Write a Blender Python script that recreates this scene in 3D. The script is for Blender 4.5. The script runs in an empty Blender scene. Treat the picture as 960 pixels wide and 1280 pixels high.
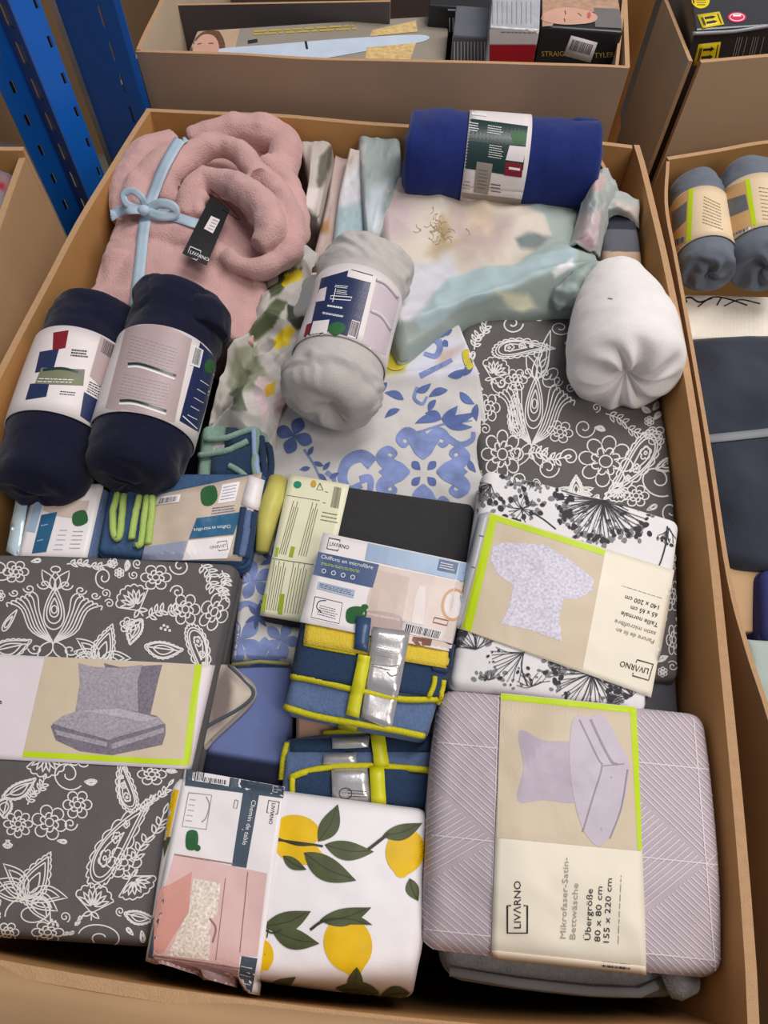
import bpy, math, random
import numpy as np
from mathutils import Vector, Matrix
from mathutils.bvhtree import BVHTree
from mathutils.geometry import tessellate_polygon

scene = bpy.context.scene
COL = scene.collection

# ------------------------------------------------------------------ camera
RIM = 0.62                                   # height of the big carton's rim above the floor
F = 843.657456
CAM = np.array([0.498129694, 0.0688162493, 0.635869902 + RIM])
ROT = (0.518600614, -0.0153001944, 0.107851835)
cam = bpy.data.objects.new('camera', bpy.data.cameras.new('camera'))
COL.objects.link(cam)
cam.location = CAM
cam.rotation_euler = ROT
cam.data.sensor_fit = 'HORIZONTAL'
cam.data.sensor_width = 36.0
cam.data.lens = F / 960.0 * 36.0
cam.data.clip_start = 0.01
scene.camera = cam

# ------------------------------------------------------------------ light of the hall
world = bpy.data.worlds.new('hall')
scene.world = world
world.use_nodes = True
world.node_tree.nodes['Background'].inputs[0].default_value = (0.9, 0.94, 1.0, 1)
world.node_tree.nodes['Background'].inputs[1].default_value = 0.23
def ceiling_lamp(loc, sx, sy, power, color, aim):
    d = bpy.data.lights.new('ceiling_lamp', 'AREA')
    d.shape = 'RECTANGLE'; d.size = sx; d.size_y = sy; d.energy = power; d.color = color
    o = bpy.data.objects.new('ceiling_lamp', d); COL.objects.link(o)
    o.location = loc
    o.rotation_euler = (Vector(aim) - Vector(loc)).to_track_quat('-Z', 'Y').to_euler()
ceiling_lamp((1.5, 1.9, 3.6), 1.0, 2.6, 98, (1.0, 0.97, 0.94), (0.4, 0.6, 0.6))
ceiling_lamp((2.4, -0.9, 3.4), 0.6, 2.6, 52, (1.0, 0.93, 0.86), (0.4, 0.6, 0.6))
scene.view_settings.view_transform = 'Standard'
scene.view_settings.look = 'None'
scene.view_settings.gamma = 1.0
scene.view_settings.exposure = -0.16
scene.view_settings.use_curve_mapping = False

# ------------------------------------------------------------------ photo pixel -> point on a real surface
def _rot(rx, ry, rz):
    return np.array(Matrix.Rotation(rz, 3, 'Z') @ Matrix.Rotation(ry, 3, 'Y') @ Matrix.Rotation(rx, 3, 'X'))
RM = _rot(*ROT)
def ray(u, v):
    return RM @ np.array([(u - 480.0) / F, -(v - 640.0) / F, -1.0])
def P(u, v, h=0.0):
    d = ray(u, v); return CAM + d * ((RIM + h - CAM[2]) / d[2])
def PX(u, v, x):
    d = ray(u, v); return CAM + d * ((x - CAM[0]) / d[0])
def PY(u, v, y):
    d = ray(u, v); return CAM + d * ((y - CAM[1]) / d[1])
def to_px(pts):
    c = (np.asarray(pts, float) - CAM) @ RM
    return np.stack([480 + F * c[:, 0] / -c[:, 2], 640 - F * c[:, 1] / -c[:, 2]], 1)

# ------------------------------------------------------------------ noise
def _hash(ix, iy, iz, seed):
    n = (ix * 374761393 + iy * 668265263 + iz * 2147483647 + seed * 1274126177) & 0xFFFFFFFF
    n = ((n ^ (n >> 13)) * 1274126177) & 0xFFFFFFFF
    return ((n ^ (n >> 16)) & 0xFFFF) / 65535.0
def vnoise(p, seed=0):
    p = np.asarray(p, float); f0 = np.floor(p); fr = p - f0; i = f0.astype(np.int64)
    w = fr * fr * (3 - 2 * fr); out = 0
    for a in (0, 1):
        for b in (0, 1):
            for c in (0, 1):
                ww = (w[..., 0] if a else 1 - w[..., 0]) * (w[..., 1] if b else 1 - w[..., 1]) * (w[..., 2] if c else 1 - w[..., 2])
                out = out + ww * _hash(i[..., 0] + a, i[..., 1] + b, i[..., 2] + c, seed)
    return out * 2 - 1
def fbm(p, seed=0, octv=3):
    p = np.asarray(p, float); s = 0; a = 1.0
    for k in range(octv):
        s = s + a * vnoise(p * (2 ** k) + 17.3 * k, seed + k); a *= 0.5
    return s

def ridge(p, seed=0, octv=2):
    p = np.asarray(p, float); s = 0; a = 1.0
    for k in range(octv):
        s = s + a * (1 - 2 * np.abs(vnoise(p * (1.9 ** k) + 11.7 * k, seed + k))); a *= 0.45
    return s

# ------------------------------------------------------------------ materials
def lin(c):
    c = np.array(c[:3], float) / 255.0
    return tuple(np.where(c <= 0.04045, c / 12.92, ((c + 0.055) / 1.055) ** 2.4)) + (1.0,)
MATS = {}
def mat(name, rgb, rough=0.8, var=0.06, vscale=25.0, bump=0.0, bscale=300.0, sheen=0.0, spec=0.3, metal=0.0,
        vcol=False, stretch=(1, 1, 1), coat=0.0, trans=0.0):
    if name in MATS: return MATS[name]
    m = bpy.data.materials.new(name); m.use_nodes = True
    nt = m.node_tree; b = nt.nodes['Principled BSDF']
    b.inputs['Roughness'].default_value = rough
    b.inputs['Specular IOR Level'].default_value = spec
    b.inputs['Metallic'].default_value = metal
    b.inputs['Sheen Weight'].default_value = sheen
    b.inputs['Sheen Roughness'].default_value = 0.4
    b.inputs['Coat Weight'].default_value = coat
    b.inputs['Transmission Weight'].default_value = trans
    tc = nt.nodes.new('ShaderNodeTexCoord')
    mp = nt.nodes.new('ShaderNodeMapping'); mp.inputs['Scale'].default_value = stretch
    nt.links.new(tc.outputs['Object'], mp.inputs[0])
    nz = nt.nodes.new('ShaderNodeTexNoise'); nz.inputs['Scale'].default_value = vscale; nz.inputs['Detail'].default_value = 4
    nt.links.new(mp.outputs[0], nz.inputs['Vector'])
    mr = nt.nodes.new('ShaderNodeMapRange')
    mr.inputs[1].default_value = 0.23; mr.inputs[2].default_value = 0.7
    mr.inputs[3].default_value = 1 - var; mr.inputs[4].default_value = 1 + var
    nt.links.new(nz.outputs[0], mr.inputs[0])
    mx = nt.nodes.new('ShaderNodeMix'); mx.data_type = 'RGBA'; mx.blend_type = 'MULTIPLY'; mx.inputs[0].default_value = 1
    if vcol:
        at = nt.nodes.new('ShaderNodeVertexColor'); at.layer_name = 'Col'
        nt.links.new(at.outputs[0], mx.inputs[6])
    else:
        mx.inputs[6].default_value = lin(rgb)
    nt.links.new(mr.outputs[0], mx.inputs[7])
    nt.links.new(mx.outputs[2], b.inputs['Base Color'])
    if bump:
        n2 = nt.nodes.new('ShaderNodeTexNoise'); n2.inputs['Scale'].default_value = bscale; n2.inputs['Detail'].default_value = 3
        nt.links.new(mp.outputs[0], n2.inputs['Vector'])
        bp = nt.nodes.new('ShaderNodeBump'); bp.inputs['Strength'].default_value = bump; bp.inputs['Distance'].default_value = 0.002
        nt.links.new(n2.outputs[0], bp.inputs['Height']); nt.links.new(bp.outputs[0], b.inputs['Normal'])
    MATS[name] = m
    return m

# ------------------------------------------------------------------ objects
BASE = {}
def tag(o, label, cat, group=None):
    o['label'] = label; o['category'] = cat
    if group: o['group'] = group
    return o
def thing(name, label, cat, loc, group=None):
    o = bpy.data.objects.new(name, None); COL.objects.link(o)
    o.empty_display_size = 0.05
    o.location = loc; BASE[o.name] = Vector(loc)
    return tag(o, label, cat, group)
GEO = {}
def mesh(name, verts, faces, m=None, parent=None, smooth=True, col=None, mats=None, midx=None):
    me = bpy.data.meshes.new(name)
    V = np.asarray(verts, float)
    fl = faces.tolist() if isinstance(faces, np.ndarray) else faces
    t_ = []
    for f in fl:
        if len(f) == 4: t_.append([f[0], f[1], f[2]]); t_.append([f[0], f[2], f[3]])
        else: t_.append(list(f))
    if midx is not None: midx = [m_ for f, m_ in zip(fl, midx) for _ in range(2 if len(f) == 4 else 1)]
    fl = t_
    me.from_pydata(V.tolist(), [], fl); me.update()
    if smooth: me.polygons.foreach_set('use_smooth', [True] * len(me.polygons))
    if mats:
        for q in mats: me.materials.append(q)
        if midx is not None: me.polygons.foreach_set('material_index', midx)
    elif m: me.materials.append(m)
    if col is not None:
        c = np.asarray(col, float) / 255.0
        c = np.where(c <= 0.04045, c / 12.92, ((np.maximum(c, 0) + 0.055) / 1.055) ** 2.4)
        at = me.color_attributes.new('Col', 'FLOAT_COLOR', 'POINT')
        at.data.foreach_set('color', np.concatenate([c, np.ones((len(c), 1))], 1).ravel())
    o = bpy.data.objects.new(name, me); COL.objects.link(o)
    if parent is not None:
        o.parent = parent
        root = parent
        while root.parent: root = root.parent
        if parent.type == 'EMPTY':
            o.matrix_parent_inverse = Matrix.Translation(-BASE[parent.name])
    GEO[o.name] = (V, fl)
    return o
def bvh(*objs):
    vs = []; fs = []; k = 0
    for o in objs:
        V, fl = GEO[o.name]
        vs += V.tolist(); fs += [[i + k for i in f] for f in fl]; k += len(V)
    return BVHTree.FromPolygons(vs, fs)
CAMV = Vector(CAM)
def hit(bv, u, v):
    d = Vector(ray(u, v)).normalized()
    loc, nor, idx, dist = bv.ray_cast(CAMV, d)
    if loc is None: return None, None
    if nor.dot(d) > 0: nor = -nor
    return np.array(loc), np.array(nor)

# ------------------------------------------------------------------ interpolated surfaces
def crw(s, m):
    s = np.clip(np.asarray(s, float), 0, 1) * (m - 1)
    W = np.zeros((len(s), m))
    if m == 2:
        W[:, 0] = 1 - s; W[:, 1] = s; return W
    for k, x in enumerate(s):
        i = min(int(x), m - 2); t = x - i
        w = [(-t + 2 * t * t - t ** 3) / 2, (2 - 5 * t * t + 3 * t ** 3) / 2, (t + 4 * t * t - 3 * t ** 3) / 2, (-t * t + t ** 3) / 2]
        for j, ww in zip((i - 1, i, i + 1, i + 2), w):
            if j < 0: W[k, 0] += 2 * ww; W[k, 1] -= ww
            elif j >= m: W[k, m - 1] += 2 * ww; W[k, m - 2] -= ww
            else: W[k, j] += ww
    return W
def spline(pts, n=40, closed=False):
    pts = np.asarray(pts, float)
    if closed:
        q = np.concatenate([pts[-2:], pts, pts[:3]]); m = len(q)
        s = np.linspace(2, 2 + len(pts), n, endpoint=False) / (m - 1)
        return crw(s, m) @ q
    return crw(np.linspace(0, 1, n), len(pts)) @ pts
def ctrl(rows):
    return np.array([[P(*q) for q in r] for r in rows])
def grid_faces(nu, nv, off=0):
    a = np.arange(nu - 1)[None, :] + nu * np.arange(nv - 1)[:, None] + off
    a = a.ravel()
    return np.stack([a, a + nu, a + nu + 1, a + 1], 1)

def pack(name, rows, thick, m, parent=None, nu=40, nv=40, r=0.012, bulge=0.0, wr=(0.0, 20.0), seed=1, col=None,
         layers=3, lip=0.002, aniso=(1, 1, 1), smooth=True, bottom_in=0.0, hills=None, rdg=None):
    """soft rounded slab: a control grid of (px, py, height) gives its upper face"""
    c = ctrl(rows) if not isinstance(rows, np.ndarray) else rows
    lu = np.linalg.norm(c[:, -1] - c[:, 0], axis=1).mean(); lv = np.linalg.norm(c[-1] - c[0], axis=1).mean()
    ed = np.array([0.0, 0.04, 0.14, 0.32, 0.6])
    def axis(n, L):
        e = ed * r / L; mid = np.linspace(r / L, 1 - r / L, n)
        return np.concatenate([e, mid, (1 - e)[::-1]])
    su, sv = axis(nu, lu), axis(nv, lv)
    S, T = np.meshgrid(su, sv)
    eu = np.clip(1 - np.minimum(S, 1 - S) * lu / r, 0, 1); ev = np.clip(1 - np.minimum(T, 1 - T) * lv / r, 0, 1)
    e = np.sqrt(eu ** 2 + ev ** 2); k = np.where(e > 1, 1 / np.maximum(e, 1e-9), 1.0)
    ds = (eu - eu * k) * r / lu; dt = (ev - ev * k) * r / lv
    S2 = S + np.where(S < 0.5, ds, -ds); T2 = T + np.where(T < 0.5, dt, -dt)
    e = np.minimum(e, 1)
    pos = np.zeros(S.shape + (3,))
    m_, n_ = c.shape[:2]
    Wu = crw(S2.ravel(), n_); Wv = crw(T2.ravel(), m_)
    pos = np.einsum('ki,kj,ijc->kc', Wv, Wu, c).reshape(S.shape + (3,))
    z = -r * (1 - np.sqrt(np.maximum(0, 1 - e ** 2)))
    z = z + bulge * np.sqrt(np.clip(4 * S * (1 - S), 0, 1) * np.clip(4 * T * (1 - T), 0, 1))
    if wr[0]:
        z = z + wr[0] * fbm(pos * wr[1] * np.array(aniso) , seed) * (1 - e)
    if hills is not None: z = z + hills(S, T) * (1 - e)
    if rdg: z = z + rdg[0] * ridge(pos @ np.array(rdg[1]), seed + 50) * (1 - e)
    pos[..., 2] += z
    nU, nV = len(su), len(sv)
    V = [pos.reshape(-1, 3)]
    Fc = [grid_faces(nU, nV)]
    idx = np.arange(nU * nV).reshape(nV, nU)
    loop = np.concatenate([idx[0, :], idx[1:, -1], idx[-1, -2::-1], idx[-2:0:-1, 0]])
    B = V[0][loop]; cen = B.mean(0)
    tn = np.roll(B, -1, 0) - np.roll(B, 1, 0)
    on = np.stack([tn[:, 1], -tn[:, 0], np.zeros(len(B))], 1)
    on /= np.linalg.norm(on, axis=1)[:, None] + 1e-9
    if np.sum(on * (B - cen)) < 0: on = -on
    nl = max(layers * 4, 2); base = nU * nV; prev = loop
    for q in range(1, nl + 1):
        f = q / nl
        o_ = lip * (abs(math.sin(math.pi * layers * f)) - 0.0) - bottom_in * f
        ring = B + on * o_ + np.array([0, 0, -max(thick - r, 0.001) * f])
        V.append(ring); cur = base + np.arange(len(loop)); base += len(loop)
        Fc.append(np.stack([prev, np.roll(prev, -1), np.roll(cur, -1), cur], 1)); prev = cur
    verts = np.concatenate(V); faces = np.concatenate(Fc).tolist(); faces.append(prev[::-1].tolist())
    cc = None
    if col is not None: cc = col(verts, to_px(verts))
    return mesh(name, verts, faces, m, parent, smooth, cc)

def sheet(name, rows, m, parent=None, nu=60, nv=60, th=0.004, wr=(0.0, 20.0), seed=1, col=None, aniso=(1, 1, 1), hills=None, rdg=None):
    """draped cloth of some thickness through a control grid of (px, py, height)"""
    c = ctrl(rows) if not isinstance(rows, np.ndarray) else rows
    s = np.linspace(0, 1, nu); t = np.linspace(0, 1, nv)
    pos = np.einsum('ki,lj,ijc->klc', crw(t, c.shape[0]), crw(s, c.shape[1]), c)
    if wr[0]: pos[..., 2] += wr[0] * fbm(pos * wr[1] * np.array(aniso), seed)
    if rdg: pos[..., 2] += rdg[0] * ridge(pos @ np.array(rdg[1]), seed + 50)
    if hills is not None:
        S, T = np.meshgrid(s, t); pos[..., 2] += hills(S, T)
    return thick_grid(name, pos, th, m, parent, col)
def thick_grid(name, pos, th, m, parent=None, col=None, smooth=True, nrm=None):
    nv, nu = pos.shape[:2]
    if nrm is None:
        du = np.gradient(pos, axis=1); dv = np.gradient(pos, axis=0)
        nrm = np.cross(du, dv); nrm /= np.linalg.norm(nrm, axis=-1)[..., None] + 1e-12
        if nrm[..., 2].mean() < 0: nrm = -nrm
    low = pos - nrm * th
    V = np.concatenate([pos.reshape(-1, 3), low.reshape(-1, 3)])
    n = nu * nv; f = grid_faces(nu, nv); idx = np.arange(n).reshape(nv, nu)
    loop = np.concatenate([idx[0, :], idx[1:, -1], idx[-1, -2::-1], idx[-2:0:-1, 0]])
    sk = np.stack([loop, np.roll(loop, -1), np.roll(loop, -1) + n, loop + n], 1)
    Fc = np.concatenate([f, f[:, ::-1] + n, sk])
    cc = col(V, to_px(V)) if col is not None else None
    return mesh(name, V, Fc, m, parent, smooth, cc)

def quad_grid(q, nu, nv):
    q = np.asarray(q, float); s = np.linspace(0, 1, nu)[None, :, None]; t = np.linspace(0, 1, nv)[:, None, None]
    return (q[0] * (1 - s) + q[1] * s) * (1 - t) + (q[3] * (1 - s) + q[2] * s) * t
def card(name, q, bv, m, parent=None, off=0.0015, th=0.0008, n=None, col=None, flat=False, drop=None):
    """thin sheet of card or cloth lying on a surface; q = TL, TR, BR, BL"""
    q = np.asarray(q, float)
    if n is None:
        n = (max(3, int(np.linalg.norm(q[1] - q[0]) / 7)), max(3, int(np.linalg.norm(q[3] - q[0]) / 7)))
    g = quad_grid(q, *n)
    if flat:
        cs = []
        for a in q:
            l, _ = hit(bv, *a); cs.append(l)
        zz = np.mean([l[2] for l in cs if l is not None]) - RIM
        cs = [l if l is not None else P(*a, zz) for l, a in zip(cs, q)]
        nn = np.cross(cs[1] - cs[0], cs[3] - cs[0]); nn /= np.linalg.norm(nn); nn = nn if nn[2] > 0 else -nn
        d0 = np.dot(nn, np.mean(cs, 0)); top = 0.0          # lift clear of the bumps under it, along the line of sight
        for a in quad_grid(q, 9, 9).reshape(-1, 2):
            l, _ = hit(bv, *a)
            if l is not None: top = max(top, np.dot(nn, l) - d0)
        k_ = 1 - top / max(1e-6, np.dot(nn, CAM) - d0); cs = [CAM + (c - CAM) * k_ for c in cs]
        pos = quad_grid(np.array(cs), *n); 
        nn = np.cross(cs[1] - cs[0], cs[3] - cs[0]); nn /= np.linalg.norm(nn); nn = nn if nn[2] > 0 else -nn
        return thick_grid(name, pos + nn * off, th, m, parent, col, False)
    pos = np.full(g.shape[:2] + (3,), np.nan)
    for j in range(g.shape[0]):
        for i in range(g.shape[1]):
            l, nr = hit(bv, *g[j, i])
            if l is not None: pos[j, i] = l
    bad = np.isnan(pos[..., 0])
    if bad.any():
        zz = np.nanmean(pos[..., 2]) - RIM
        for j, i in zip(*np.where(bad)):
            d = (~bad)
            if d.any():
                jj, ii = np.where(d); k = np.argmin((jj - j) ** 2 + (ii - i) ** 2); zz = pos[jj[k], ii[k], 2] - RIM
            pos[j, i] = P(*g[j, i], zz)
    if drop is not None: pos[..., 2] += drop(np.linspace(0, 1, n[0])[None, :], np.linspace(0, 1, n[1])[:, None])
    du = np.gradient(pos, axis=1); dv = np.gradient(pos, axis=0)
    nr = np.cross(du, dv); nr /= np.linalg.norm(nr, axis=-1)[..., None] + 1e-12
    if np.sum(nr * (CAM - pos)) < 0: nr = -nr
    return thick_grid(name, pos + nr * off, th, m, parent, col, True, nr)

# ------------------------------------------------------------------ flat print, drawn as shapes that lie on the surface
def poly(pts):
    pts = np.asarray(pts, float)
    t = tessellate_polygon([[Vector((p[0], p[1], 0)) for p in pts]])
    return np.array([[pts[i] for i in f] for f in t]).reshape(-1, 3, 2)
def rect(q):
    q = np.asarray(q, float); return np.array([[q[0], q[1], q[2]], [q[0], q[2], q[3]]])
def stroke(pts, w, closed=False):
    pts = np.asarray(pts, float)
    if closed: pts = np.concatenate([pts, pts[:1]])
    w = np.broadcast_to(np.asarray(w, float), (len(pts),))
    d = np.gradient(pts, axis=0); d /= np.linalg.norm(d, axis=1)[:, None] + 1e-9
    n = np.stack([-d[:, 1], d[:, 0]], 1) * w[:, None] / 2
    a, b = pts + n, pts - n
    t1 = np.stack([a[:-1], b[:-1], a[1:]], 1); t2 = np.stack([b[:-1], b[1:], a[1:]], 1)
    return np.concatenate([t1, t2])
def line(a, b, w): return stroke([a, b], w)
def ellipse(cx, cy, rx, ry, ang=0, n=18):
    a = np.linspace(0, 2 * np.pi, n, endpoint=False); c, s = math.cos(ang), math.sin(ang)
    x, y = rx * np.cos(a), ry * np.sin(a)
    return np.stack([cx + c * x - s * y, cy + s * x + c * y], 1)
def petal(cx, cy, L, w, deg, n=14):
    """drop shape starting at cx, cy and reaching L in direction deg"""
    t = np.linspace(0, 1, n); h = w * np.sin(np.pi * t ** 1.3) ** 0.8
    a = math.radians(deg); c, s = math.cos(a), math.sin(a)
    x = np.concatenate([t, t[-2:0:-1]]) * L; y = np.concatenate([h, -h[-2:0:-1]]) / 2
    return np.stack([cx + c * x - s * y, cy + s * x + c * y], 1)
def leaf_out(cx, cy, L, w, deg, n=12, bend=0.0):
    t = np.linspace(0, 1, n); h = w * np.sin(np.pi * t ** 0.85) ; b = bend * L * t * (1 - t) * 4
    a = math.radians(deg); c, s = math.cos(a), math.sin(a)
    x = np.concatenate([t, t[-2:0:-1]]) * L; y = np.concatenate([h / 2 + b, (-h / 2 + b)[-2:0:-1]])
    return np.stack([cx + c * x - s * y, cy + s * x + c * y], 1)
def quad_at(q):
    """maps unit square to a pixel quad TL TR BR BL"""
    q = np.asarray(q, float)
    def f(p):
        p = np.asarray(p, float); s, t = p[..., 0:1], p[..., 1:2]
        return (q[0] * (1 - s) + q[1] * s) * (1 - t) + (q[3] * (1 - s) + q[2] * s) * t
    return f
_TX = {}
def text_tris(s):
    if s in _TX: return _TX[s]
    cu = bpy.data.curves.new('lettering', 'FONT'); cu.body = s; cu.resolution_u = 2
    ob = bpy.data.objects.new('lettering', cu); COL.objects.link(ob)
    bpy.context.view_layer.update()
    ev = ob.evaluated_get(bpy.context.evaluated_depsgraph_get()); me = ev.to_mesh()
    me.calc_loop_triangles()
    V = np.array([v.co[:2] for v in me.vertices]); t = np.array([V[list(l.vertices)] for l in me.loop_triangles])
    ev.to_mesh_clear(); bpy.data.objects.remove(ob); bpy.data.curves.remove(cu)
    _TX[s] = t; return t
def text(s, a, b, cap=None, fit=True):
    """lettering along the pixel line a-b (baseline); fitted to the line's length"""
    t = text_tris(s); a = np.asarray(a, float); b = np.asarray(b, float)
    wdt = t[..., 0].max() - t[..., 0].min(); L = np.linalg.norm(b - a); d = (b - a) / L
    sx = L / wdt; sy = sx if cap is None else cap / 0.73
    up = np.array([d[1], -d[0]])
    return a + (t[..., 0:1] - t[..., 0].min()) * sx * d + t[..., 1:2] * sy * up
def split(tris, maxlen):
    out = []
    tris = np.asarray(tris, float)
    for _ in range(14):
        e = np.stack([np.linalg.norm(tris[:, 1] - tris[:, 0], axis=1), np.linalg.norm(tris[:, 2] - tris[:, 1], axis=1), np.linalg.norm(tris[:, 0] - tris[:, 2], axis=1)], 1)
        k = e.argmax(1); big = e.max(1) > maxlen
        out.append(tris[~big]); tris = tris[big]; k = k[big]
        if not len(tris): break
        r_ = np.arange(len(tris)); A = tris[r_, k]; B = tris[r_, (k + 1) % 3]; C = tris[r_, (k + 2) % 3]; M = (A + B) / 2
        tris = np.concatenate([np.stack([A, M, C], 1), np.stack([M, B, C], 1)])
    if len(tris): out.append(tris)
    return np.concatenate(out)
def decal(name, tris, bv, m, parent, off=0.0008, maxlen=9.0, clip=None, near=0):
    if isinstance(tris, list): tris = np.concatenate(tris)
    if name in ('stripe', 'printed_panel', 'barcode_label') or name.startswith('picture'): near = 8
    tris = split(tris, min(maxlen, 7.0)); off = off * 0.55 + 0.0002
    pts, inv = np.unique(np.round(tris.reshape(-1, 2), 2), axis=0, return_inverse=True)
    inv = inv.reshape(-1, 3)
    cen = pts.mean(0)
    pos = np.zeros((len(pts), 3)); ok = np.zeros(len(pts), bool)
    for i, (u, v) in enumerate(pts):
        if clip is not None and not clip(u, v): continue
        l, nr = hit(bv, u, v)
        if l is None and near:
            g = cen - pts[i]; g = g / (np.linalg.norm(g) + 1e-9)
            for st_ in range(1, near):
                l, nr = hit(bv, u + g[0] * st_, v + g[1] * st_)
                if l is not None: break
        if l is not None: pos[i] = l + nr * off; ok[i] = True
    inv = inv[ok[inv].all(1)]
    a, b, c = pos[inv[:, 0]], pos[inv[:, 1]], pos[inv[:, 2]]
    far = np.max([np.linalg.norm(a - b, axis=1), np.linalg.norm(c - b, axis=1)], 0)
    inv = inv[far < 0.03]
    if not len(inv): print('EMPTY PRINT', name); return None
    nz = np.cross(pos[inv[:, 1]] - pos[inv[:, 0]], pos[inv[:, 2]] - pos[inv[:, 0]])
    flip = np.sum(nz * (CAM - pos[inv[:, 0]]), 1) < 0
    inv[flip] = inv[flip][:, ::-1]
    used, inv2 = np.unique(inv, return_inverse=True)
    o = mesh(name, pos[used], inv2.reshape(-1, 3), m, parent, False)
    if name != 'lettering': o['kind'] = 'stuff'
    return o
def in_quad(q):
    q = np.asarray(q, float)
    def f(u, v):
        s = 0
        for i in range(len(q)):
            a, b = q[i], q[(i + 1) % len(q)]
            c = (b[0] - a[0]) * (v - a[1]) - (b[1] - a[1]) * (u - a[0])
            if s == 0: s = 1 if c > 0 else -1
            elif c * s < 0: return False
        return True
    return f
def poly_mask(px, pts, soft=3.0):
    """1 inside the pixel polygon, fading over `soft` pixels (print soaked into cloth)"""
    pts = np.asarray(pts, float); x, y = px[:, 0], px[:, 1]
    ins = np.zeros(len(px), bool); dist = np.full(len(px), 1e9)
    for i in range(len(pts)):
        a, b = pts[i], pts[(i + 1) % len(pts)]
        cond = (a[1] > y) != (b[1] > y)
        xi = (b[0] - a[0]) * (y - a[1]) / (b[1] - a[1] + 1e-12) + a[0]
        ins ^= cond & (x < xi)
        d = b - a; t = np.clip(((px - a) @ d) / (d @ d + 1e-9), 0, 1)
        dist = np.minimum(dist, np.linalg.norm(px - a - t[:, None] * d, axis=1))
    sd = np.where(ins, dist, -dist)
    return np.clip(0.5 + sd / (2 * soft), 0, 1)
def paint(base, shapes, wob=4.0, seed=3):
    """colour function: base colour plus soft printed blotches [(polygon, rgb, softness)]"""
    def f(V, px):
        w = np.stack([fbm(V * 28, seed), fbm(V * 28 + 9, seed + 5)], 1) * wob
        q = px + w
        c = np.tile(np.array(base, float), (len(V), 1))
        for pts, rgb, soft in shapes:
            k = poly_mask(q, pts, soft)[:, None]; c = c * (1 - k) + np.array(rgb, float) * k
        return c
    return f

# ------------------------------------------------------------------ tubes, rolls, blobs
def frame(path):
    d = np.gradient(path, axis=0); d /= np.linalg.norm(d, axis=1)[:, None] + 1e-12
    ref = np.array([0, 0, 1.0]) if abs(d[:, 2]).mean() < 0.8 else np.array([0, 1.0, 0])
    s = np.cross(d, ref); s /= np.linalg.norm(s, axis=1)[:, None] + 1e-12
    return d, s, np.cross(s, d)
def tube_geo(path, rad, na=8, flat=1.0):
    path = np.asarray(path, float); n = len(path); rad = np.broadcast_to(np.asarray(rad, float), (n,))
    d, s, u = frame(path); a = np.linspace(0, 2 * np.pi, na, endpoint=False)
    V = path[:, None] + rad[:, None, None] * (np.cos(a)[None, :, None] * s[:, None] + flat * np.sin(a)[None, :, None] * u[:, None])
    V = V.reshape(-1, 3); Fc = []
    for i in range(n - 1):
        for k in range(na):
            k2 = (k + 1) % na; Fc.append([i * na + k, i * na + k2, (i + 1) * na + k2, (i + 1) * na + k])
    Fc.append(list(range(na))[::-1]); Fc.append(list(range((n - 1) * na, n * na)))
    return V, Fc
def tube(name, path, rad, m, parent=None, na=8, flat=1.0):
    V, Fc = tube_geo(path, rad, na, flat); return mesh(name, V, Fc, m, parent)
def tube_px(name, pts, bv, rad, m, parent, off=None, na=6, n=30, flat=1.0):
    pp = spline(pts, n); path = []
    for u, v in pp:
        l, nr = hit(bv, u, v)
        if l is not None: path.append(l + nr * (rad * 0.6 if off is None else off))
    return tube(name, np.array(path), rad, m, parent, na, flat)
def ribbon(name, path, width, m, parent, th=0.0012, up=None):
    path = np.asarray(path, float); d, s, u = frame(path)
    if up is not None:
        s = np.cross(d, np.broadcast_to(np.asarray(up, float), d.shape)); s /= np.linalg.norm(s, axis=1)[:, None] + 1e-12
    w = np.linspace(-0.5, 0.5, 4)[None, :, None] * width
    pos = path[:, None] + w * s[:, None]
    return thick_grid(name, pos, th, m, parent)
def union(name, geos, m, parent, voxel=0.005, smooth=6, disp=(0.0, 40.0), seed=1, col=None, rdg=None):
    vs = []; fs = []; k = 0
    for V, Fc in geos:
        vs += np.asarray(V).tolist(); fs += [[i + k for i in f] for f in Fc]; k += len(V)
    me = bpy.data.meshes.new('union'); me.from_pydata(vs, [], fs); me.update()
    o = bpy.data.objects.new('union', me); COL.objects.link(o)
    r = o.modifiers.new('r', 'REMESH'); r.mode = 'VOXEL'; r.voxel_size = voxel; r.use_smooth_shade = True
    s = o.modifiers.new('s', 'SMOOTH'); s.factor = 0.5; s.iterations = smooth
    bpy.context.view_layer.update()
    ev = o.evaluated_get(bpy.context.evaluated_depsgraph_get()).to_mesh()
    V = np.zeros(len(ev.vertices) * 3); ev.vertices.foreach_get('co', V); V = V.reshape(-1, 3)
    N = np.zeros(len(ev.vertices) * 3); ev.vertices.foreach_get('normal', N); N = N.reshape(-1, 3)
    Fc = [list(p.vertices) for p in ev.polygons]
    bpy.data.objects.remove(o); bpy.data.meshes.remove(me)
    if disp[0]: V = V + N * (disp[0] * fbm(V * disp[1], seed))[:, None]
    if rdg: V = V + N * (rdg[0] * ridge(V * rdg[1], seed + 7))[:, None]
    return mesh(name, V, Fc, m, parent, True, col(V, to_px(V)) if col else None)
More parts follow.
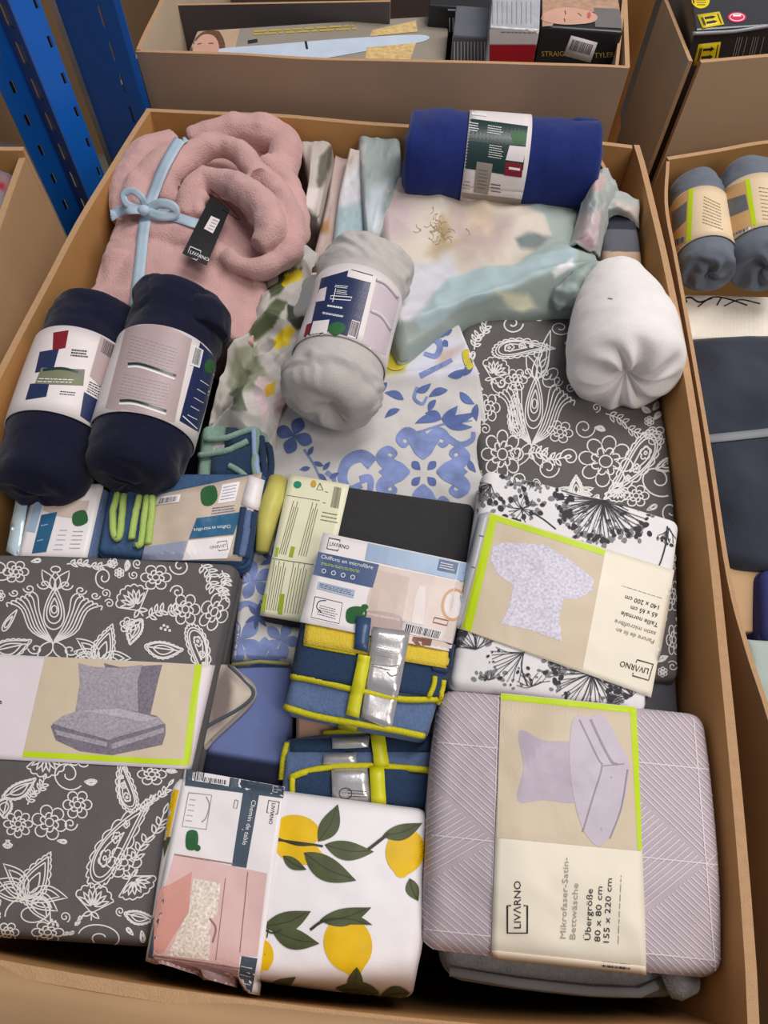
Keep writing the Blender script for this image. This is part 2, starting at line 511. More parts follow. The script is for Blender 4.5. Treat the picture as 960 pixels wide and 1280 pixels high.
def ellipsoid_geo(c, r, rz=0.0, n=16):
    th = np.linspace(0.08, np.pi - 0.08, n); ph = np.linspace(0, 2 * np.pi, n * 2, endpoint=False)
    T, H = np.meshgrid(th, ph, indexing='ij')
    x, y, z = r[0] * np.sin(T) * np.cos(H), r[1] * np.sin(T) * np.sin(H), r[2] * np.cos(T)
    cs, sn = math.cos(rz), math.sin(rz)
    V = np.stack([c[0] + cs * x - sn * y, c[1] + sn * x + cs * y, c[2] + z], -1).reshape(-1, 3); Fc = []; m_ = n * 2
    for i in range(n - 1):
        for k in range(m_):
            k2 = (k + 1) % m_; Fc.append([i * m_ + k, i * m_ + k2, (i + 1) * m_ + k2, (i + 1) * m_ + k])
    Fc.append(list(range(m_))[::-1]); Fc.append(list(range((n - 1) * m_, n * m_)))
    return V, Fc

class Roll:
    """rolled-up textile: rings along an axis, soft domed ends with folds, a paper band on top"""
    def __init__(s, A, B, R, squash=0.95, prof=lambda t: 1 + 0 * t):
        s.A, s.B, s.R, s.q, s.prof = np.asarray(A, float), np.asarray(B, float), R, squash, prof
        s.d = s.B - s.A; s.L = np.linalg.norm(s.d); s.d = s.d / s.L
        s.s = np.cross(s.d, [0, 0, 1.0]); s.s /= np.linalg.norm(s.s); s.u = np.cross(s.s, s.d)
    def at(s, t, th, off=0.0):
        t, th = np.broadcast_arrays(np.asarray(t, float), np.asarray(th, float))
        r = s.R * s.prof(t) + off
        return s.A + t[..., None] * s.L * s.d + (r * np.cos(th))[..., None] * s.s + (r * s.q * np.sin(th))[..., None] * s.u
    def build(s, name, m, parent, nt=70, na=96, amp=0.004, sc=(60, 1.6), seed=1, quiet=(0.3, 0.7), endA=(0.5, 0.0, 0, 0.0), endB=(0.5, 0.0, 0, 0.0), lump=0.0, rip=0.0):
        # end = (dome depth / R, centre dimple / R, folds, fold amplitude)
        th = np.linspace(0, 2 * np.pi, na, endpoint=False); rows = []
        def disp(tt, k):
            p = np.stack([np.full(na, tt * s.L * sc[0]), np.cos(th) * sc[1], np.sin(th) * sc[1]], 1)
            q = 1.0 if not quiet else np.clip(max(quiet[0] - tt, tt - quiet[1]) / 0.07, 0, 1)
            p2 = np.stack([np.full(na, tt * s.L * 14), np.cos(th) * 1.1, np.sin(th) * 1.1], 1)
            p3 = np.stack([np.full(na, tt * s.L * 55) + 1.3 * np.sin(th * 2), np.cos(th) * 1.4, np.sin(th) * 1.4], 1)
            return (amp * fbm(p, seed, 3) + rip * ridge(p3, seed + 2) + lump * fbm(p2, seed + 9, 2)) * q * k
        def ring(tt, rad, ax, k, pk=None):
            r = s.R * float(s.prof(np.array(np.clip(tt, 0, 1)))) * rad + disp(tt, k)
            c = s.A + (tt * s.L) * s.d
            e = np.zeros(na) if pk is None else pk
            return c + r[:, None] * np.cos(th)[:, None] * s.s + (r * s.q)[:, None] * np.sin(th)[:, None] * s.u + (ax + e)[:, None] * s.d
        nk = 16
        def cap(tt, end, sg):
            out = []
            for k in range(nk, 0, -1):
                rho = 1 - k / nk if k < nk else 0.02
                rho = max(rho, 0.02)
                dome = end[0] * s.R * math.sqrt(max(0, 1 - rho ** 2.6))
                dim = -end[1] * s.R * math.exp(-(rho / 0.28) ** 2)
                fold = end[3] * s.R * math.sin(math.pi * min(1, rho * 1.05)) ** 0.8 * np.sin(end[2] * th + 7 * rho * (1 if end[2] < 4 else 0.35) + 2.2 * vnoise(np.stack([np.cos(th) * 1.5, np.sin(th) * 1.5, np.full(na, rho * 2.0)], 1), seed + 3))
                out.append(ring(tt, rho, np.full(na, sg * (dome + dim)), rho, sg * fold))
            return out
        rows += cap(0.0, endA, -1)
        for tt in np.linspace(0, 1, nt): rows.append(ring(tt, 1.0, np.zeros(na), 1.0))
        rows += cap(1.0, endB, 1)[::-1]
        V = np.concatenate(rows); n = len(rows); i = np.arange(n - 1)[:, None] * na; k = np.arange(na)[None, :]; k2 = (k + 1) % na
        Fc = np.stack([i + k, i + k2, i + na + k2, i + na + k], -1).reshape(-1, 4).tolist()
        Fc.append(list(range(na))[::-1]); Fc.append(list(range((n - 1) * na, n * na)))
        return mesh(name, V, Fc, m, parent)
    def band(s, name, m, parent, t0, t1, off=0.003, th=0.0012, skew=0.0, n=72):
        a = np.linspace(0, 2 * np.pi, n + 1); tt = np.linspace(0, 1, 8)
        A_, T_ = np.meshgrid(a, tt)
        T2 = t0 + (t1 - t0) * T_ + skew * np.cos(A_)
        return thick_grid(name, s.at(T2, A_, off), th, m, parent, None, True, (s.at(T2, A_, off + 0.001) - s.at(T2, A_, off)) / 0.001)
# ================================================================== SETTING
M_floor = mat('concrete', (118, 112, 106), 0.7, 0.15, 6, 0.2, 60)
fl = mesh('floor', [(-4, -3, 0), (5, -3, 0), (5, 6, 0), (-4, 6, 0)], [[0, 1, 2, 3]], M_floor, None, False)
fl['kind'] = 'structure'

M_card = mat('kraft_board', (178, 142, 106), 0.75, 0.08, 9, 0.12, 900, spec=0.25, stretch=(1, 1, 0.25))
M_card_in = mat('kraft_board_inside', (190, 142, 88), 0.75, 0.08, 7, 0.1, 700, spec=0.25, stretch=(1, 1, 0.3))
M_rim = mat('kraft_cut_edge', (186, 147, 110), 0.85, 0.07, 160, 0.5, 700)
M_card_pale = mat('pale_board', (196, 176, 152), 0.75, 0.06, 9, 0.1, 700)
M_card_dk = mat('grey_brown_board', (168, 142, 120), 0.75, 0.06, 9, 0.1, 700)

def panel(name, p0, p1, zb, zt, th, parent, bow=0.0, belly=0.0, inside=None, outside=None, n=24, nz=10, wave=0.0, seed=1, lean=0.0):
    """upright board from p0 to p1 (plan); its outer side is to the right of p0->p1"""
    p0, p1 = np.array(p0, float), np.array(p1, float); d = (p1 - p0); L = np.linalg.norm(d); d /= L
    out = np.array([d[1], -d[0]]); zt = np.broadcast_to(np.asarray(zt, float), (2,))
    s = np.linspace(0, 1, n)
    top = zt[0] + (zt[1] - zt[0]) * s + wave * vnoise(np.stack([s * L * 7, s * 0, s * 0], 1), seed)
    rows_o = []; rows_i = []
    for k in range(nz + 1):
        f = k / nz; z = zb + (top - zb) * f
        o = (bow * (0.35 + 0.65 * f) + belly * math.sin(math.pi * f)) * np.sin(np.pi * s) ** 0.8 + lean * f + wave * 0.4 * vnoise(np.stack([s * L * 5, s * 0 + f * 2, s * 0], 1), seed + 4)
        q = p0 + d * (s * L)[:, None]
        rows_o.append(np.column_stack([q + out * o[:, None], z])); rows_i.append(np.column_stack([q + out * (o - th)[:, None], z]))
    O, I = np.array(rows_o), np.array(rows_i); nv = nz + 1
    V = np.concatenate([O.reshape(-1, 3), I.reshape(-1, 3)]); N = n * nv; f = grid_faces(n, nv)
    idx = np.arange(N).reshape(nv, n)
    def strip(a): return np.stack([a[:-1], a[1:], a[1:] + N, a[:-1] + N], 1)
    ed = np.concatenate([strip(idx[0]), strip(idx[-1]), strip(idx[:, 0]), strip(idx[:, -1])])
    Fc = np.concatenate([f, f[:, ::-1] + N, ed])
    mi = [0] * len(f) + [1] * len(f) + [2] * len(ed)
    return mesh(name, V, Fc, None, parent, False, None, [outside or M_card, inside or M_card_in, M_rim], mi)

W, L = 0.8, 1.145
ZB = RIM - 0.47
# pallet under the big carton
M_wood = mat('pallet_wood', (170, 140, 104), 0.8, 0.2, 14, 0.3, 200, stretch=(1, 0.1, 1))
def box_geo(a, b):
    x0, y0, z0 = a; x1, y1, z1 = b
    V = [(x0, y0, z0), (x1, y0, z0), (x1, y1, z0), (x0, y1, z0), (x0, y0, z1), (x1, y0, z1), (x1, y1, z1), (x0, y1, z1)]
    return V, [[0, 3, 2, 1], [4, 5, 6, 7], [0, 1, 5, 4], [1, 2, 6, 5], [2, 3, 7, 6], [3, 0, 4, 7]]
def box(name, a, b, m, parent=None):
    V, Fc = box_geo(a, b); return mesh(name, V, Fc, m, parent, False)
def pallet(x0, x1, y0, y1, label):
    t = thing('pallet', label, 'pallet', ((x0 + x1) / 2, (y0 + y1) / 2, 0), 'wooden pallets under the cartons')
    for k in range(3):
        x = x0 + (x1 - x0 - 0.1) * k / 2
        box('runner', (x, y0, 0.0), (x + 0.1, y1, 0.115), M_wood, t)
    for k in range(5):
        y = y0 + (y1 - y0 - 0.12) * k / 4
        box('deck_board', (x0, y, 0.1155), (x1, y + 0.12, 0.1385), M_wood, t)
pallet(0.0, W, 0.0, L, 'wooden pallet under the big carton of bedding')
pallet(0.88, 1.66, 0.0, 1.09, 'wooden pallet under the carton with the grey rolls at the right')

big = thing('cardboard_carton', 'big open brown carton full of bedding and blankets in the middle', 'carton', (W / 2, L / 2, ZB))
BT = 0.009
panel('front_panel', (0, 0), (W, 0), ZB, RIM, BT, big, bow=0.017, belly=0.02, wave=0.003, seed=2)
panel('right_panel', (W, 0.002), (W, L), ZB, RIM, BT, big, bow=0.026, belly=0.0, wave=0.002, seed=3)
panel('back_panel', (W - 0.012, L), (0, L), ZB, RIM - 0.002, BT, big, bow=0.012, belly=0.0, wave=0.002, seed=4)
panel('left_panel', (0, L), (0, 0.002), ZB, RIM, BT, big, bow=0.022, belly=0.012, wave=0.003, seed=5)
ys = np.linspace(0, 1, 10)
fx = np.linspace(-0.004, W + 0.006, 26)
fp = np.array([[(x, 0.006 - 0.018 * math.sin(math.pi * np.clip(x / W, 0, 1)) ** 0.8 - 0.15 * f, RIM + 0.001 + 0.008 * math.sin(math.pi * min(1, f * 6)) * (f < 0.17) - 0.075 * f ** 1.3) for x in fx] for f in ys])
thick_grid('front_flap', fp, 0.007, M_card, big)
box('bottom_panel', (-0.002, 0, ZB - 0.006), (W + 0.002, L, ZB), M_card_in, big)
panel('corner_flap', (W - 0.075, L - 0.012), (W - 0.012, L - 0.15), RIM - 0.13, (RIM - 0.004, RIM - 0.03), 0.006, big, inside=M_card_dk, n=8, nz=4)

# ---- carton behind, with the hair straighteners
yb = 1.19
lt, rt = PY(170, 66, yb), PY(786, 86, yb)
bb = thing('cardboard_carton', 'open carton with boxed hair straighteners behind the carton of bedding', 'carton', (0.37, 1.5, 0.14), 'cartons around the big one')
BX0, BX1, BZ = lt[0], rt[0], lt[2]
panel('front_panel', (BX0, yb), (BX1, yb), 0.14, (lt[2], rt[2]), 0.007, bb, outside=M_card_dk, wave=0.002, seed=6, inside=M_card_pale)
panel('right_panel', (BX1 + 0.002, yb + 0.004), (BX1 + 0.03, yb + 0.62), 0.14, (rt[2] + 0.0, rt[2] + 0.01), 0.007, bb, outside=M_card_dk, inside=M_card_pale, seed=7)
panel('back_panel', (BX1 + 0.03, yb + 0.60), (BX0 - 0.02, yb + 0.60), 0.14, BZ + 0.02, 0.007, bb, inside=mat('dark_printed_board', (92, 82, 80), 0.6, 0.05, 8), seed=8)
panel('left_panel', (BX0 - 0.02, yb + 0.60), (BX0, yb + 0.004), 0.14, (BZ + 0.02, BZ), 0.007, bb, inside=M_card_pale, wave=0.004, seed=9)
# torn inner liner on the right corner of that carton
panel('corner_flap', (BX1 - 0.012, yb + 0.012), (BX1 + 0.004, yb + 0.2), 0.3, (rt[2] - 0.012, rt[2] + 0.02), 0.005, bb, inside=M_card_pale, outside=M_card_dk, n=8, nz=4)
yd = yb + 0.235; dl, dr_ = PY(206, 5, yd), PY(474, -1, yd)
panel('divider_panel', (dr_[0] + .02, yd), (dl[0], yd), 0.3, (dr_[2], dl[2]), 0.006, bb, inside=mat('dark_grey_board', (84, 78, 80), 0.6, 0.06, 8), outside=M_card_dk, n=6, nz=4)
panel('divider_side', (dl[0], yd), (dl[0] - .03, yb + .012), 0.3, (dl[2], dl[2] - .03), 0.006, bb, inside=mat('dark_grey_board', (84, 78, 80)), outside=M_card_pale, n=6, nz=4)
box('bottom_panel', (BX0, yb, 0.1386), (BX1, yb + 0.6, 0.1436), M_card_in, bb)
pallet(BX0, BX1, yb + 0.01, yb + 0.59, 'wooden pallet under the carton of straighteners')

# ---- carton at the right with the grey rolls
rb = thing('cardboard_carton', 'open carton with two grey blanket rolls at the right edge', 'carton', (1.25, 0.55, 0.14), 'cartons around the big one')
q0 = P(836, 200, 0.0); q1 = P(962, 180, 0.0)
RX = 0.838
def panel_path(name, pts, zb, zt, th, parent, mats):
    q = spline(np.array(pts, float), 40); d = np.gradient(q, axis=0); d /= np.linalg.norm(d, axis=1)[:, None]; n_ = np.stack([-d[:, 1], d[:, 0]], 1)
    pos = np.array([[(*p, zb + (zt - zb) * f) for p in q] for f in np.linspace(0, 1, 5)])
    nr = np.array([[(*m_, 0) for m_ in n_]] * 5)
    nv, nu = pos.shape[:2]; V = np.concatenate([pos.reshape(-1, 3), (pos - nr * th).reshape(-1, 3)]); N = nu * nv; f = grid_faces(nu, nv); idx = np.arange(N).reshape(nv, nu)
    st_ = lambda a: np.stack([a[:-1], a[1:], a[1:] + N, a[:-1] + N], 1)
    ed = np.concatenate([st_(idx[0]), st_(idx[-1]), st_(idx[:, 0]), st_(idx[:, -1])])
    return mesh(name, V, np.concatenate([f, f[:, ::-1] + N, ed]), None, parent, False, None, mats, [0] * len(f) + [1] * len(f) + [2] * len(ed))
panel_path('left_panel', [(.870, -.05), (.860, .10), (.850, .24), (.838, .32), (.831, .40), (.832, .56), (.8305, .735), (.828, .88), (.826, 1.0), (q0[0] - .003, q0[1])], 0.14, RIM - .002, .005, rb, [M_card, M_card_in, M_rim])
panel_path('back_panel', [(1.66, 1.192), (1.35, 1.19), (1.08, 1.185), (q1[0], q1[1] + .002), (.92, 1.142), tuple(q0[:2])], 0.14, RIM, 0.008, rb, [M_card_in, M_card, M_rim])
panel('right_panel', (RX + 0.83, -0.05), (RX + 0.83, 1.185), 0.14, RIM, 0.008, rb, seed=13)
panel('front_panel', (RX + 0.03, -0.05), (RX + 0.83, -0.05), 0.14, RIM, 0.008, rb, seed=14)
box('bottom_panel', (RX + 0.04, -0.04, 0.1386), (RX + 0.8, 1.1, 0.1436), M_card_in, rb)

# ---- carton behind at the right with the black boxes
rbb = thing('cardboard_carton', 'open carton with a black yellow-stickered box at the upper right', 'carton', (1.25, 1.55, 0.0), 'cartons around the big one')
a0, a1 = PY(876, 80, 1.21), PY(962, 76, 1.235)
da = (a1 - a0)[:2]; da /= np.linalg.norm(da)
panel('front_panel', tuple(a0[:2]), tuple(a0[:2] + da * 0.78), 0.0, (a0[2], a0[2] + 0.03), 0.008, rbb, wave=0.002, seed=15, outside=mat('tan_board', (190, 160, 130), 0.75, 0.05, 8, 0.1, 700))
c0 = PY(861, 76, 1.215); c1 = PX(829, -4, c0[0] - 0.002)
panel('left_panel', tuple(PY(829, -4, 1.5)[:2]), tuple(c0[:2]), 0.0, (PY(829, -4, 1.5)[2], c0[2]), 0.006, rbb, outside=M_card_pale, seed=16)
panel('right_panel', tuple(a0[:2] + da * 0.78), (a0[0] + 0.8, 1.9), 0.0, a0[2] + 0.03, 0.008, rbb, seed=17)
panel('back_panel', (a0[0] + 0.8, 1.9), tuple(PY(829, -4, 1.5)[:2] + np.array([0.0, 0.39])), 0.0, a0[2] + 0.03, 0.008, rbb, seed=18)
box('bottom_panel', (a0[0] + 0.02, 1.25, 0.0005), (a0[0] + 0.76, 1.88, 0.006), M_card_in, rbb)

# ---- carton at the left
lbx = thing('cardboard_carton', 'brown carton with dark textiles at the left edge beside the blue rack', 'carton', (-0.5, 0.6, 0.0), 'cartons around the big one')
k0 = PX(33, 190, -0.105); k1 = P(0, 285, k0[2] - RIM)
dk = (k1 - k0)[:2]; dk /= np.linalg.norm(dk); nk = np.array([-dk[1], dk[0]])
nk = nk if nk[0] < 0 else -nk
zt = k0[2]
cA = k0[:2]; cB = k0[:2] + dk * 0.42; cC = cB + nk * 0.6; cD = cA + nk * 0.6
panel('right_panel', tuple(cB), tuple(cA), 0.0, (zt + 0.0, zt), 0.009, lbx, outside=M_card, wave=0.003, seed=19)
panel('back_panel', tuple(cA), tuple(cD), 0.0, zt + 0.01, 0.009, lbx, wave=0.003, seed=20)
panel('left_panel', tuple(cD), tuple(cC), 0.0, zt, 0.009, lbx, seed=21)
panel('front_panel', tuple(cC), tuple(cB), 0.0, zt, 0.009, lbx, seed=22)
LBX = (cA, cB, cC, cD, zt)

# ---- blue rack uprights
M_blue = mat('blue_lacquer', (14, 104, 206), 0.38, 0.10, 9, 0.04, 60, spec=0.5)
M_blue2 = mat('blue_lacquer_deep', (18, 100, 196), 0.4, 0.10, 9, 0.04, 60, spec=0.5)
M_bluedk = mat('blue_lacquer_dull', (66, 88, 144), 0.5, 0.14, 12, 0.04, 80, spec=0.5)  # greyer, less saturated blue for the slotted web
M_hole = mat('slot_shade', (10, 14, 30), 0.9, 0.0)  # dark colour painted in as the shade inside the slots
M_steel = mat('bare_steel', (170, 160, 150), 0.4, 0.1, 30, metal=0.6)
def plan(u, v, x):            # plan position of the vertical line that passes pixel (u, v) at distance x
    q = PX(u, v, x); return q[:2]
def upright(label, pts, zt, faces_m, holes):
    """folded steel profile: pts = plan corners; one face part per pair; slots backed by sheets, dark where they stand for shade"""
    t = thing('rack_upright', label, 'rack upright', (pts[0][0], pts[0][1], 0), 'blue rack uprights')
    z0, z1 = 0.0, zt
    cen = np.mean(pts, 0)
    for i in range(len(pts) - 1):
        a, b = np.array(pts[i]), np.array(pts[i + 1]); d = b - a; Lw = np.linalg.norm(d); d = d / Lw
        nrm = np.array([d[1], -d[0]]); nrm = nrm if np.dot(CAM[:2] - (a + b) / 2, nrm) > 0 else -nrm
        # strip of plates between slots so that the slots are real openings
        m, spec = faces_m[i], holes[i]
        th = 0.002
        def plate(name, s0, s1, za, zb, par, mm, dep=0.0, thk=th):
            A, B = a + d * s0 - nrm * dep, a + d * s1 - nrm * dep
            A2, B2 = A - nrm * thk, B - nrm * thk
            return [(A[0], A[1], za), (B[0], B[1], za), (B2[0], B2[1], za), (A2[0], A2[1], za), (A[0], A[1], zb), (B[0], B[1], zb), (B2[0], B2[1], zb), (A2[0], A2[1], zb)]
        Fb = [[0, 3, 2, 1], [4, 5, 6, 7], [0, 1, 5, 4], [1, 2, 6, 5], [2, 3, 7, 6], [3, 0, 4, 7]]
        V, Fc = [], []
        def addp(v):
            k = len(V); V.extend(v); Fc.extend([[x + k for x in f] for f in Fb])
        if spec is None:
            addp(plate('', 0, Lw, z0, z1, t, m))
        else:
            s0, s1, h, pitch, ph = spec
            s0 *= Lw; s1 *= Lw
            addp(plate('', 0, s0, z0, z1, t, m)); addp(plate('', s1, Lw, z0, z1, t, m))
            z = z0 + ph; zp = z0
            while z < z1:
                addp(plate('', s0, s1, zp, z, t, m)); zp = min(z + h, z1); z += pitch
            addp(plate('', s0, s1, zp, z1, t, m)) if zp < z1 else None
        mesh('steel_face', V, Fc, m, t, False)
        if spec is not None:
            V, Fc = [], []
            addp(plate('', s0, s1, z0, z1, t, m, 0.004, 0.001)); mesh('slot_backing', V, Fc, M_hole if i != 1 else M_steel, t, False)  # added backing sheet; the dark ones colour in the slots' shade
    return t
zt_r = 1.15
x1 = -0.105
p_a = plan(0, 60, x1 - 0.03); p_b = plan(34, 110, x1 - 0.03)
# near upright: outer face, slotted web, bright flange
u0 = plan(4, 120, -0.175); u1 = plan(40, 120, -0.155); u2 = plan(58, 120, -0.11); u3 = plan(94, 120, -0.085)
upright('blue perforated rack upright nearest the left carton', [u0, u1, u2, u3], zt_r,
        [M_blue2, M_bluedk, M_blue], [(0.4, 0.56, 0.018, 0.05, 0.02), (0.3, 0.7, 0.03, 0.05, 0.01), (0.78, 0.9, 0.016, 0.05, 0.03)])
w0 = plan(100, 100, -0.128); w1 = plan(107, 100, -0.124); w2 = plan(172, 100, -0.075); w3 = plan(182, 100, -0.05)
w2 = PY(170, 100, 1.17)[:2]; w3 = PY(178, 100, 1.172)[:2]; w1 = PY(104, 100, 1.24)[:2]; w0 = PY(97, 100, 1.235)[:2]
upright('wide blue rack upright behind the corner of the big carton', [w0, w1, w2, w3], zt_r,
        [M_steel, M_blue2, M_blue2], [None, (0.7, 0.76, 0.03, 0.05, 0.012), None])
# brown carton far behind at the upper left
fb = thing('cardboard_carton', 'plain brown carton far behind the rack at the upper left', 'carton', (-0.2, 2.0, 0), 'cartons around the big one')
panel('front_panel', (-0.9, 1.95), (-0.06, 1.9), 0, RIM - 0.1, 0.008, fb, seed=30)
panel('right_panel', (-0.06, 1.9), (-0.04, 2.6), 0, RIM - 0.1, 0.008, fb, seed=31)
panel('top_flap', (-0.9, 1.96), (-0.06, 1.91), RIM - 0.11, RIM - 0.1, 0.3, fb, seed=32)
# ================================================================== TEXTILES THAT FILL THE BIG CARTON
M_navy = mat('navy_fleece', (27, 28, 48), 0.95, 0.12, 60, 0.5, 900, sheen=0.15, spec=0.1)
M_black = mat('black_cloth', (24, 24, 30), 0.95, 0.1, 60, 0.3, 800, spec=0.1)
M_royal = mat('royal_blue_fleece', (36, 48, 110), 0.95, 0.08, 60, 0.5, 900, sheen=0.25, spec=0.1)
M_creamgrey = mat('pale_grey_fleece', (192, 186, 182), 0.95, 0.05, 60, 0.5, 900, sheen=0.2, spec=0.1)
M_white = mat('white_fleece', (240, 234, 232), 0.95, 0.03, 60, 0.4, 900, sheen=0.2, spec=0.1)
M_grey = mat('mid_grey_fleece', (112, 114, 124), 0.95, 0.08, 60, 0.5, 900, sheen=0.2, spec=0.1)
M_pink = mat('pink_plush', (202, 160, 157), 0.95, 0.10, 22, 0.8, 420, sheen=0.35, spec=0.1)
M_vc = mat('printed_cloth', (255, 255, 255), 0.85, 0.03, 120, 0.25, 1400, sheen=0.05, spec=0.15, vcol=True)
M_vcs = mat('printed_satin', (255, 255, 255), 0.55, 0.03, 120, 0.1, 900, spec=0.3, vcol=True)
M_vcp = mat('printed_paper', (255, 255, 255), 0.4, 0.02, 60, 0.0, 900, spec=0.4, vcol=True)

# ---- dark textiles at the bottom of the heap, seen in the gaps
def filler(label, x0, x1, y0, y1, h, m=None, th=0.3):
    z = RIM + h
    c = np.array([[(x0, y1, z), ((x0 + x1) / 2, y1, z + 0.005), (x1, y1, z)], [(x0, (y0 + y1) / 2, z + 0.004), ((x0 + x1) / 2, (y0 + y1) / 2, z + 0.008), (x1, (y0 + y1) / 2, z)], [(x0, y0, z), ((x0 + x1) / 2, y0, z + 0.004), (x1, y0, z)]])
    o = pack('folded_blanket', c, th, m or M_navy, None, 26, 26, 0.03, 0.0, (0.006, 18), 5, layers=4, lip=0.006)
    tag(o, label, 'blanket', 'dark blankets under the heap'); return o
filler('near-black folded blanket at the bottom of the gap along the front left rim', 0.02, 0.36, 0.02, 0.42, -0.135, M_black, 0.33)
filler('dark folded blanket deep under the front right bedding packs', 0.38, 0.782, 0.02, 0.42, -0.135, M_black, 0.33)
filler('dark folded blanket deep under the middle of the heap', 0.02, 0.785, 0.44, 0.74, -0.175, M_navy, 0.29)
filler('dark folded blanket deep under the pink plush blanket', 0.02, 0.785, 0.76, 1.1, -0.175, M_navy, 0.29)

# ---- grey paisley bedding, two packs
M_pais = mat('grey_printed_cotton', (98, 94, 94), 0.85, 0.05, 80, 0.2, 1200, spec=0.15)
M_paisline = mat('white_print_line', (226, 223, 220), 0.85, 0.02)
paisL = thing('bedding_pack', 'grey bedding pack with white paisley print and beige picture sleeve, front left', 'bedding', P(120, 950, -0.12))
paisL_o = pack('folded_cover', [[(-80, 690, -0.045), (90, 693, -0.04), (296, 703, -0.045)], [(-96, 930, -0.04), (70, 935, -0.034), (242, 945, -0.042)], [(-112, 1166, -0.05), (20, 1172, -0.045), (184, 1182, -0.05)]],
               0.065, M_pais, paisL, 50, 50, 0.009, 0.004, (0.0012, 22), 3, layers=3)
paisR = thing('bedding_pack', 'loose grey bedding with white paisley print under the white roll at the right wall', 'bedding', P(720, 600, -0.12))
paisR_o = pack('folded_cover', [[(572, 383, -0.062), (640, 383, -0.055), (700, 385, -0.055), (790, 390, -0.06)], [(588, 500, -0.06), (660, 495, -0.052), (740, 500, -0.055), (828, 505, -0.06)], [(606, 640, -0.062), (690, 640, -0.056), (780, 645, -0.056), (846, 650, -0.055)], [(640, 850, -0.07), (700, 850, -0.07), (790, 850, -0.068), (850, 850, -0.064)]],
               0.06, M_pais, paisR, 60, 70, 0.01, 0.0, (0.003, 14), 8, layers=3)

# line-art motifs in unit size -------------------------------------------------
def tear(n=36, curl=0.5, w=0.55):
    a = np.linspace(0, 2 * np.pi, n, endpoint=False)
    x = w * np.sin(a) * np.sin(a / 2) ** 1.1; y = np.cos(a)
    k = (y + 1) / 2
    return np.stack([x + curl * k ** 2, -y], 1)
def scallop(pts, n, amp):
    pts = np.asarray(pts); c = pts.mean(0); m = n * 6
    i = np.linspace(0, len(pts), m, endpoint=False); q = np.concatenate([pts, pts[:1]])
    p = np.stack([np.interp(i, np.arange(len(q)), q[:, 0]), np.interp(i, np.arange(len(q)), q[:, 1])], 1)
    d = p - c; d /= np.linalg.norm(d, axis=1)[:, None] + 1e-9
    return p + d * (amp * np.abs(np.sin(np.pi * np.arange(m) / 6)))[:, None]
def sc_about(p, k, c=(0, 0.35)): c = np.array(c); return c + (np.asarray(p) - c) * k
def mf_flower(n=6, inner=True):
    a = np.linspace(0, 2 * np.pi, n * 8, endpoint=False)
    r = 0.68 + 0.32 * np.abs(np.cos(a * n / 2)) ** 0.7
    o = [(np.stack([r * np.cos(a), r * np.sin(a)], 1), True)]
    if inner:
        o.append((np.stack([0.55 * r * np.cos(a + .2), 0.55 * r * np.sin(a + .2)], 1), True))
        for k in range(n):
            t = 2 * np.pi * (k + .5) / n; o.append((np.array([[.3 * np.cos(t), .3 * np.sin(t)], [.66 * np.cos(t), .66 * np.sin(t)]]), False))
    o.append((ellipse(0, 0, .24, .24, n=12), True))
    return o
def mf_paisley():
    t = tear(44, 0.75); o = [(t, True), (sc_about(t, 0.82), True), (scallop(sc_about(t, 1.12), 26, .09), True), (sc_about(t, 0.42), True)]
    for k, (x, y, s) in enumerate([(0.0, .45, .2), (.12, -.05, .13), (.3, -.4, .09)]):
        o += [(p * s + np.array([x, y]), c) for p, c in mf_flower(5, False)]
    return o
def mf_lotus():
    b = tear(36, 0.0, 0.62); b = b * np.array([.62, .62]) + np.array([0, -.05])
    o = [(b, True), (sc_about(b, .78, (0, .1)), True), (sc_about(b, .45, (0, .15)), True), (scallop(sc_about(b, 1.12, (0, .1)), 22, .05), True)]
    for d in (-150, -30, -172, -8, -195, 15):
        L = 1.05 if abs(d) in (150, 30) else 0.85
        lf = leaf_out(0, .55, L, .42, d, 10, .12 if d < -90 else -.12)
        o.append((lf, True)); o.append((sc_about(lf, .62, lf.mean(0)), True))
    return o
def mf_curl(turns=1.4, fl=1):
    t = np.linspace(0, 1, 34); r = 1 - .85 * t
    return [(np.stack([fl * r * np.cos(turns * 2 * np.pi * t), r * np.sin(turns * 2 * np.pi * t)], 1), False)]
def mf_leaf():
    l = leaf_out(-1, 0, 2, .9, 0, 12, .08); o = [(l, True), (sc_about(l, .62, l.mean(0)), True), (np.array([[-.9, .02], [.8, .1]]), False)]
    return o + [(scallop(sc_about(l, 1.1, l.mean(0)), 18, .06), True)]
def mf_sprig(n=5):
    st = spline([(-1, .25), (-.3, -.05), (.4, .05), (1, -.25)], 20); o = [(st, False)]
    for k in range(n):
        p = st[int(2 + k * 17 / n)]
        for sg in (-1, 1): o.append((leaf_out(p[0], p[1], .42, .17, -20 + sg * 48, 7), True))
    o.append((leaf_out(1, -.25, .4, .16, -25, 7), True)); return o
def mf_carnation():
    o = []
    a = np.linspace(math.radians(200), math.radians(340), 40); r = 1 + .1 * np.abs(np.sin(np.arange(40) * np.pi / 6))
    out = np.stack([r * np.cos(a), r * np.sin(a) + .4], 1); o.append((np.concatenate([out, [[0, .75]]]), True))
    for k in range(7):
        t = math.radians(205 + k * 21.5); o.append((leaf_out(.1 * math.cos(t), .1 * math.sin(t) + .45, .78, .2, math.degrees(t), 7), True))
    o += [(leaf_out(0, .7, .5, .2, 150, 7), True), (leaf_out(0, .7, .5, .2, 30, 7), True), (np.array([[0, .7], [.05, 1.1]]), False)]
    return o
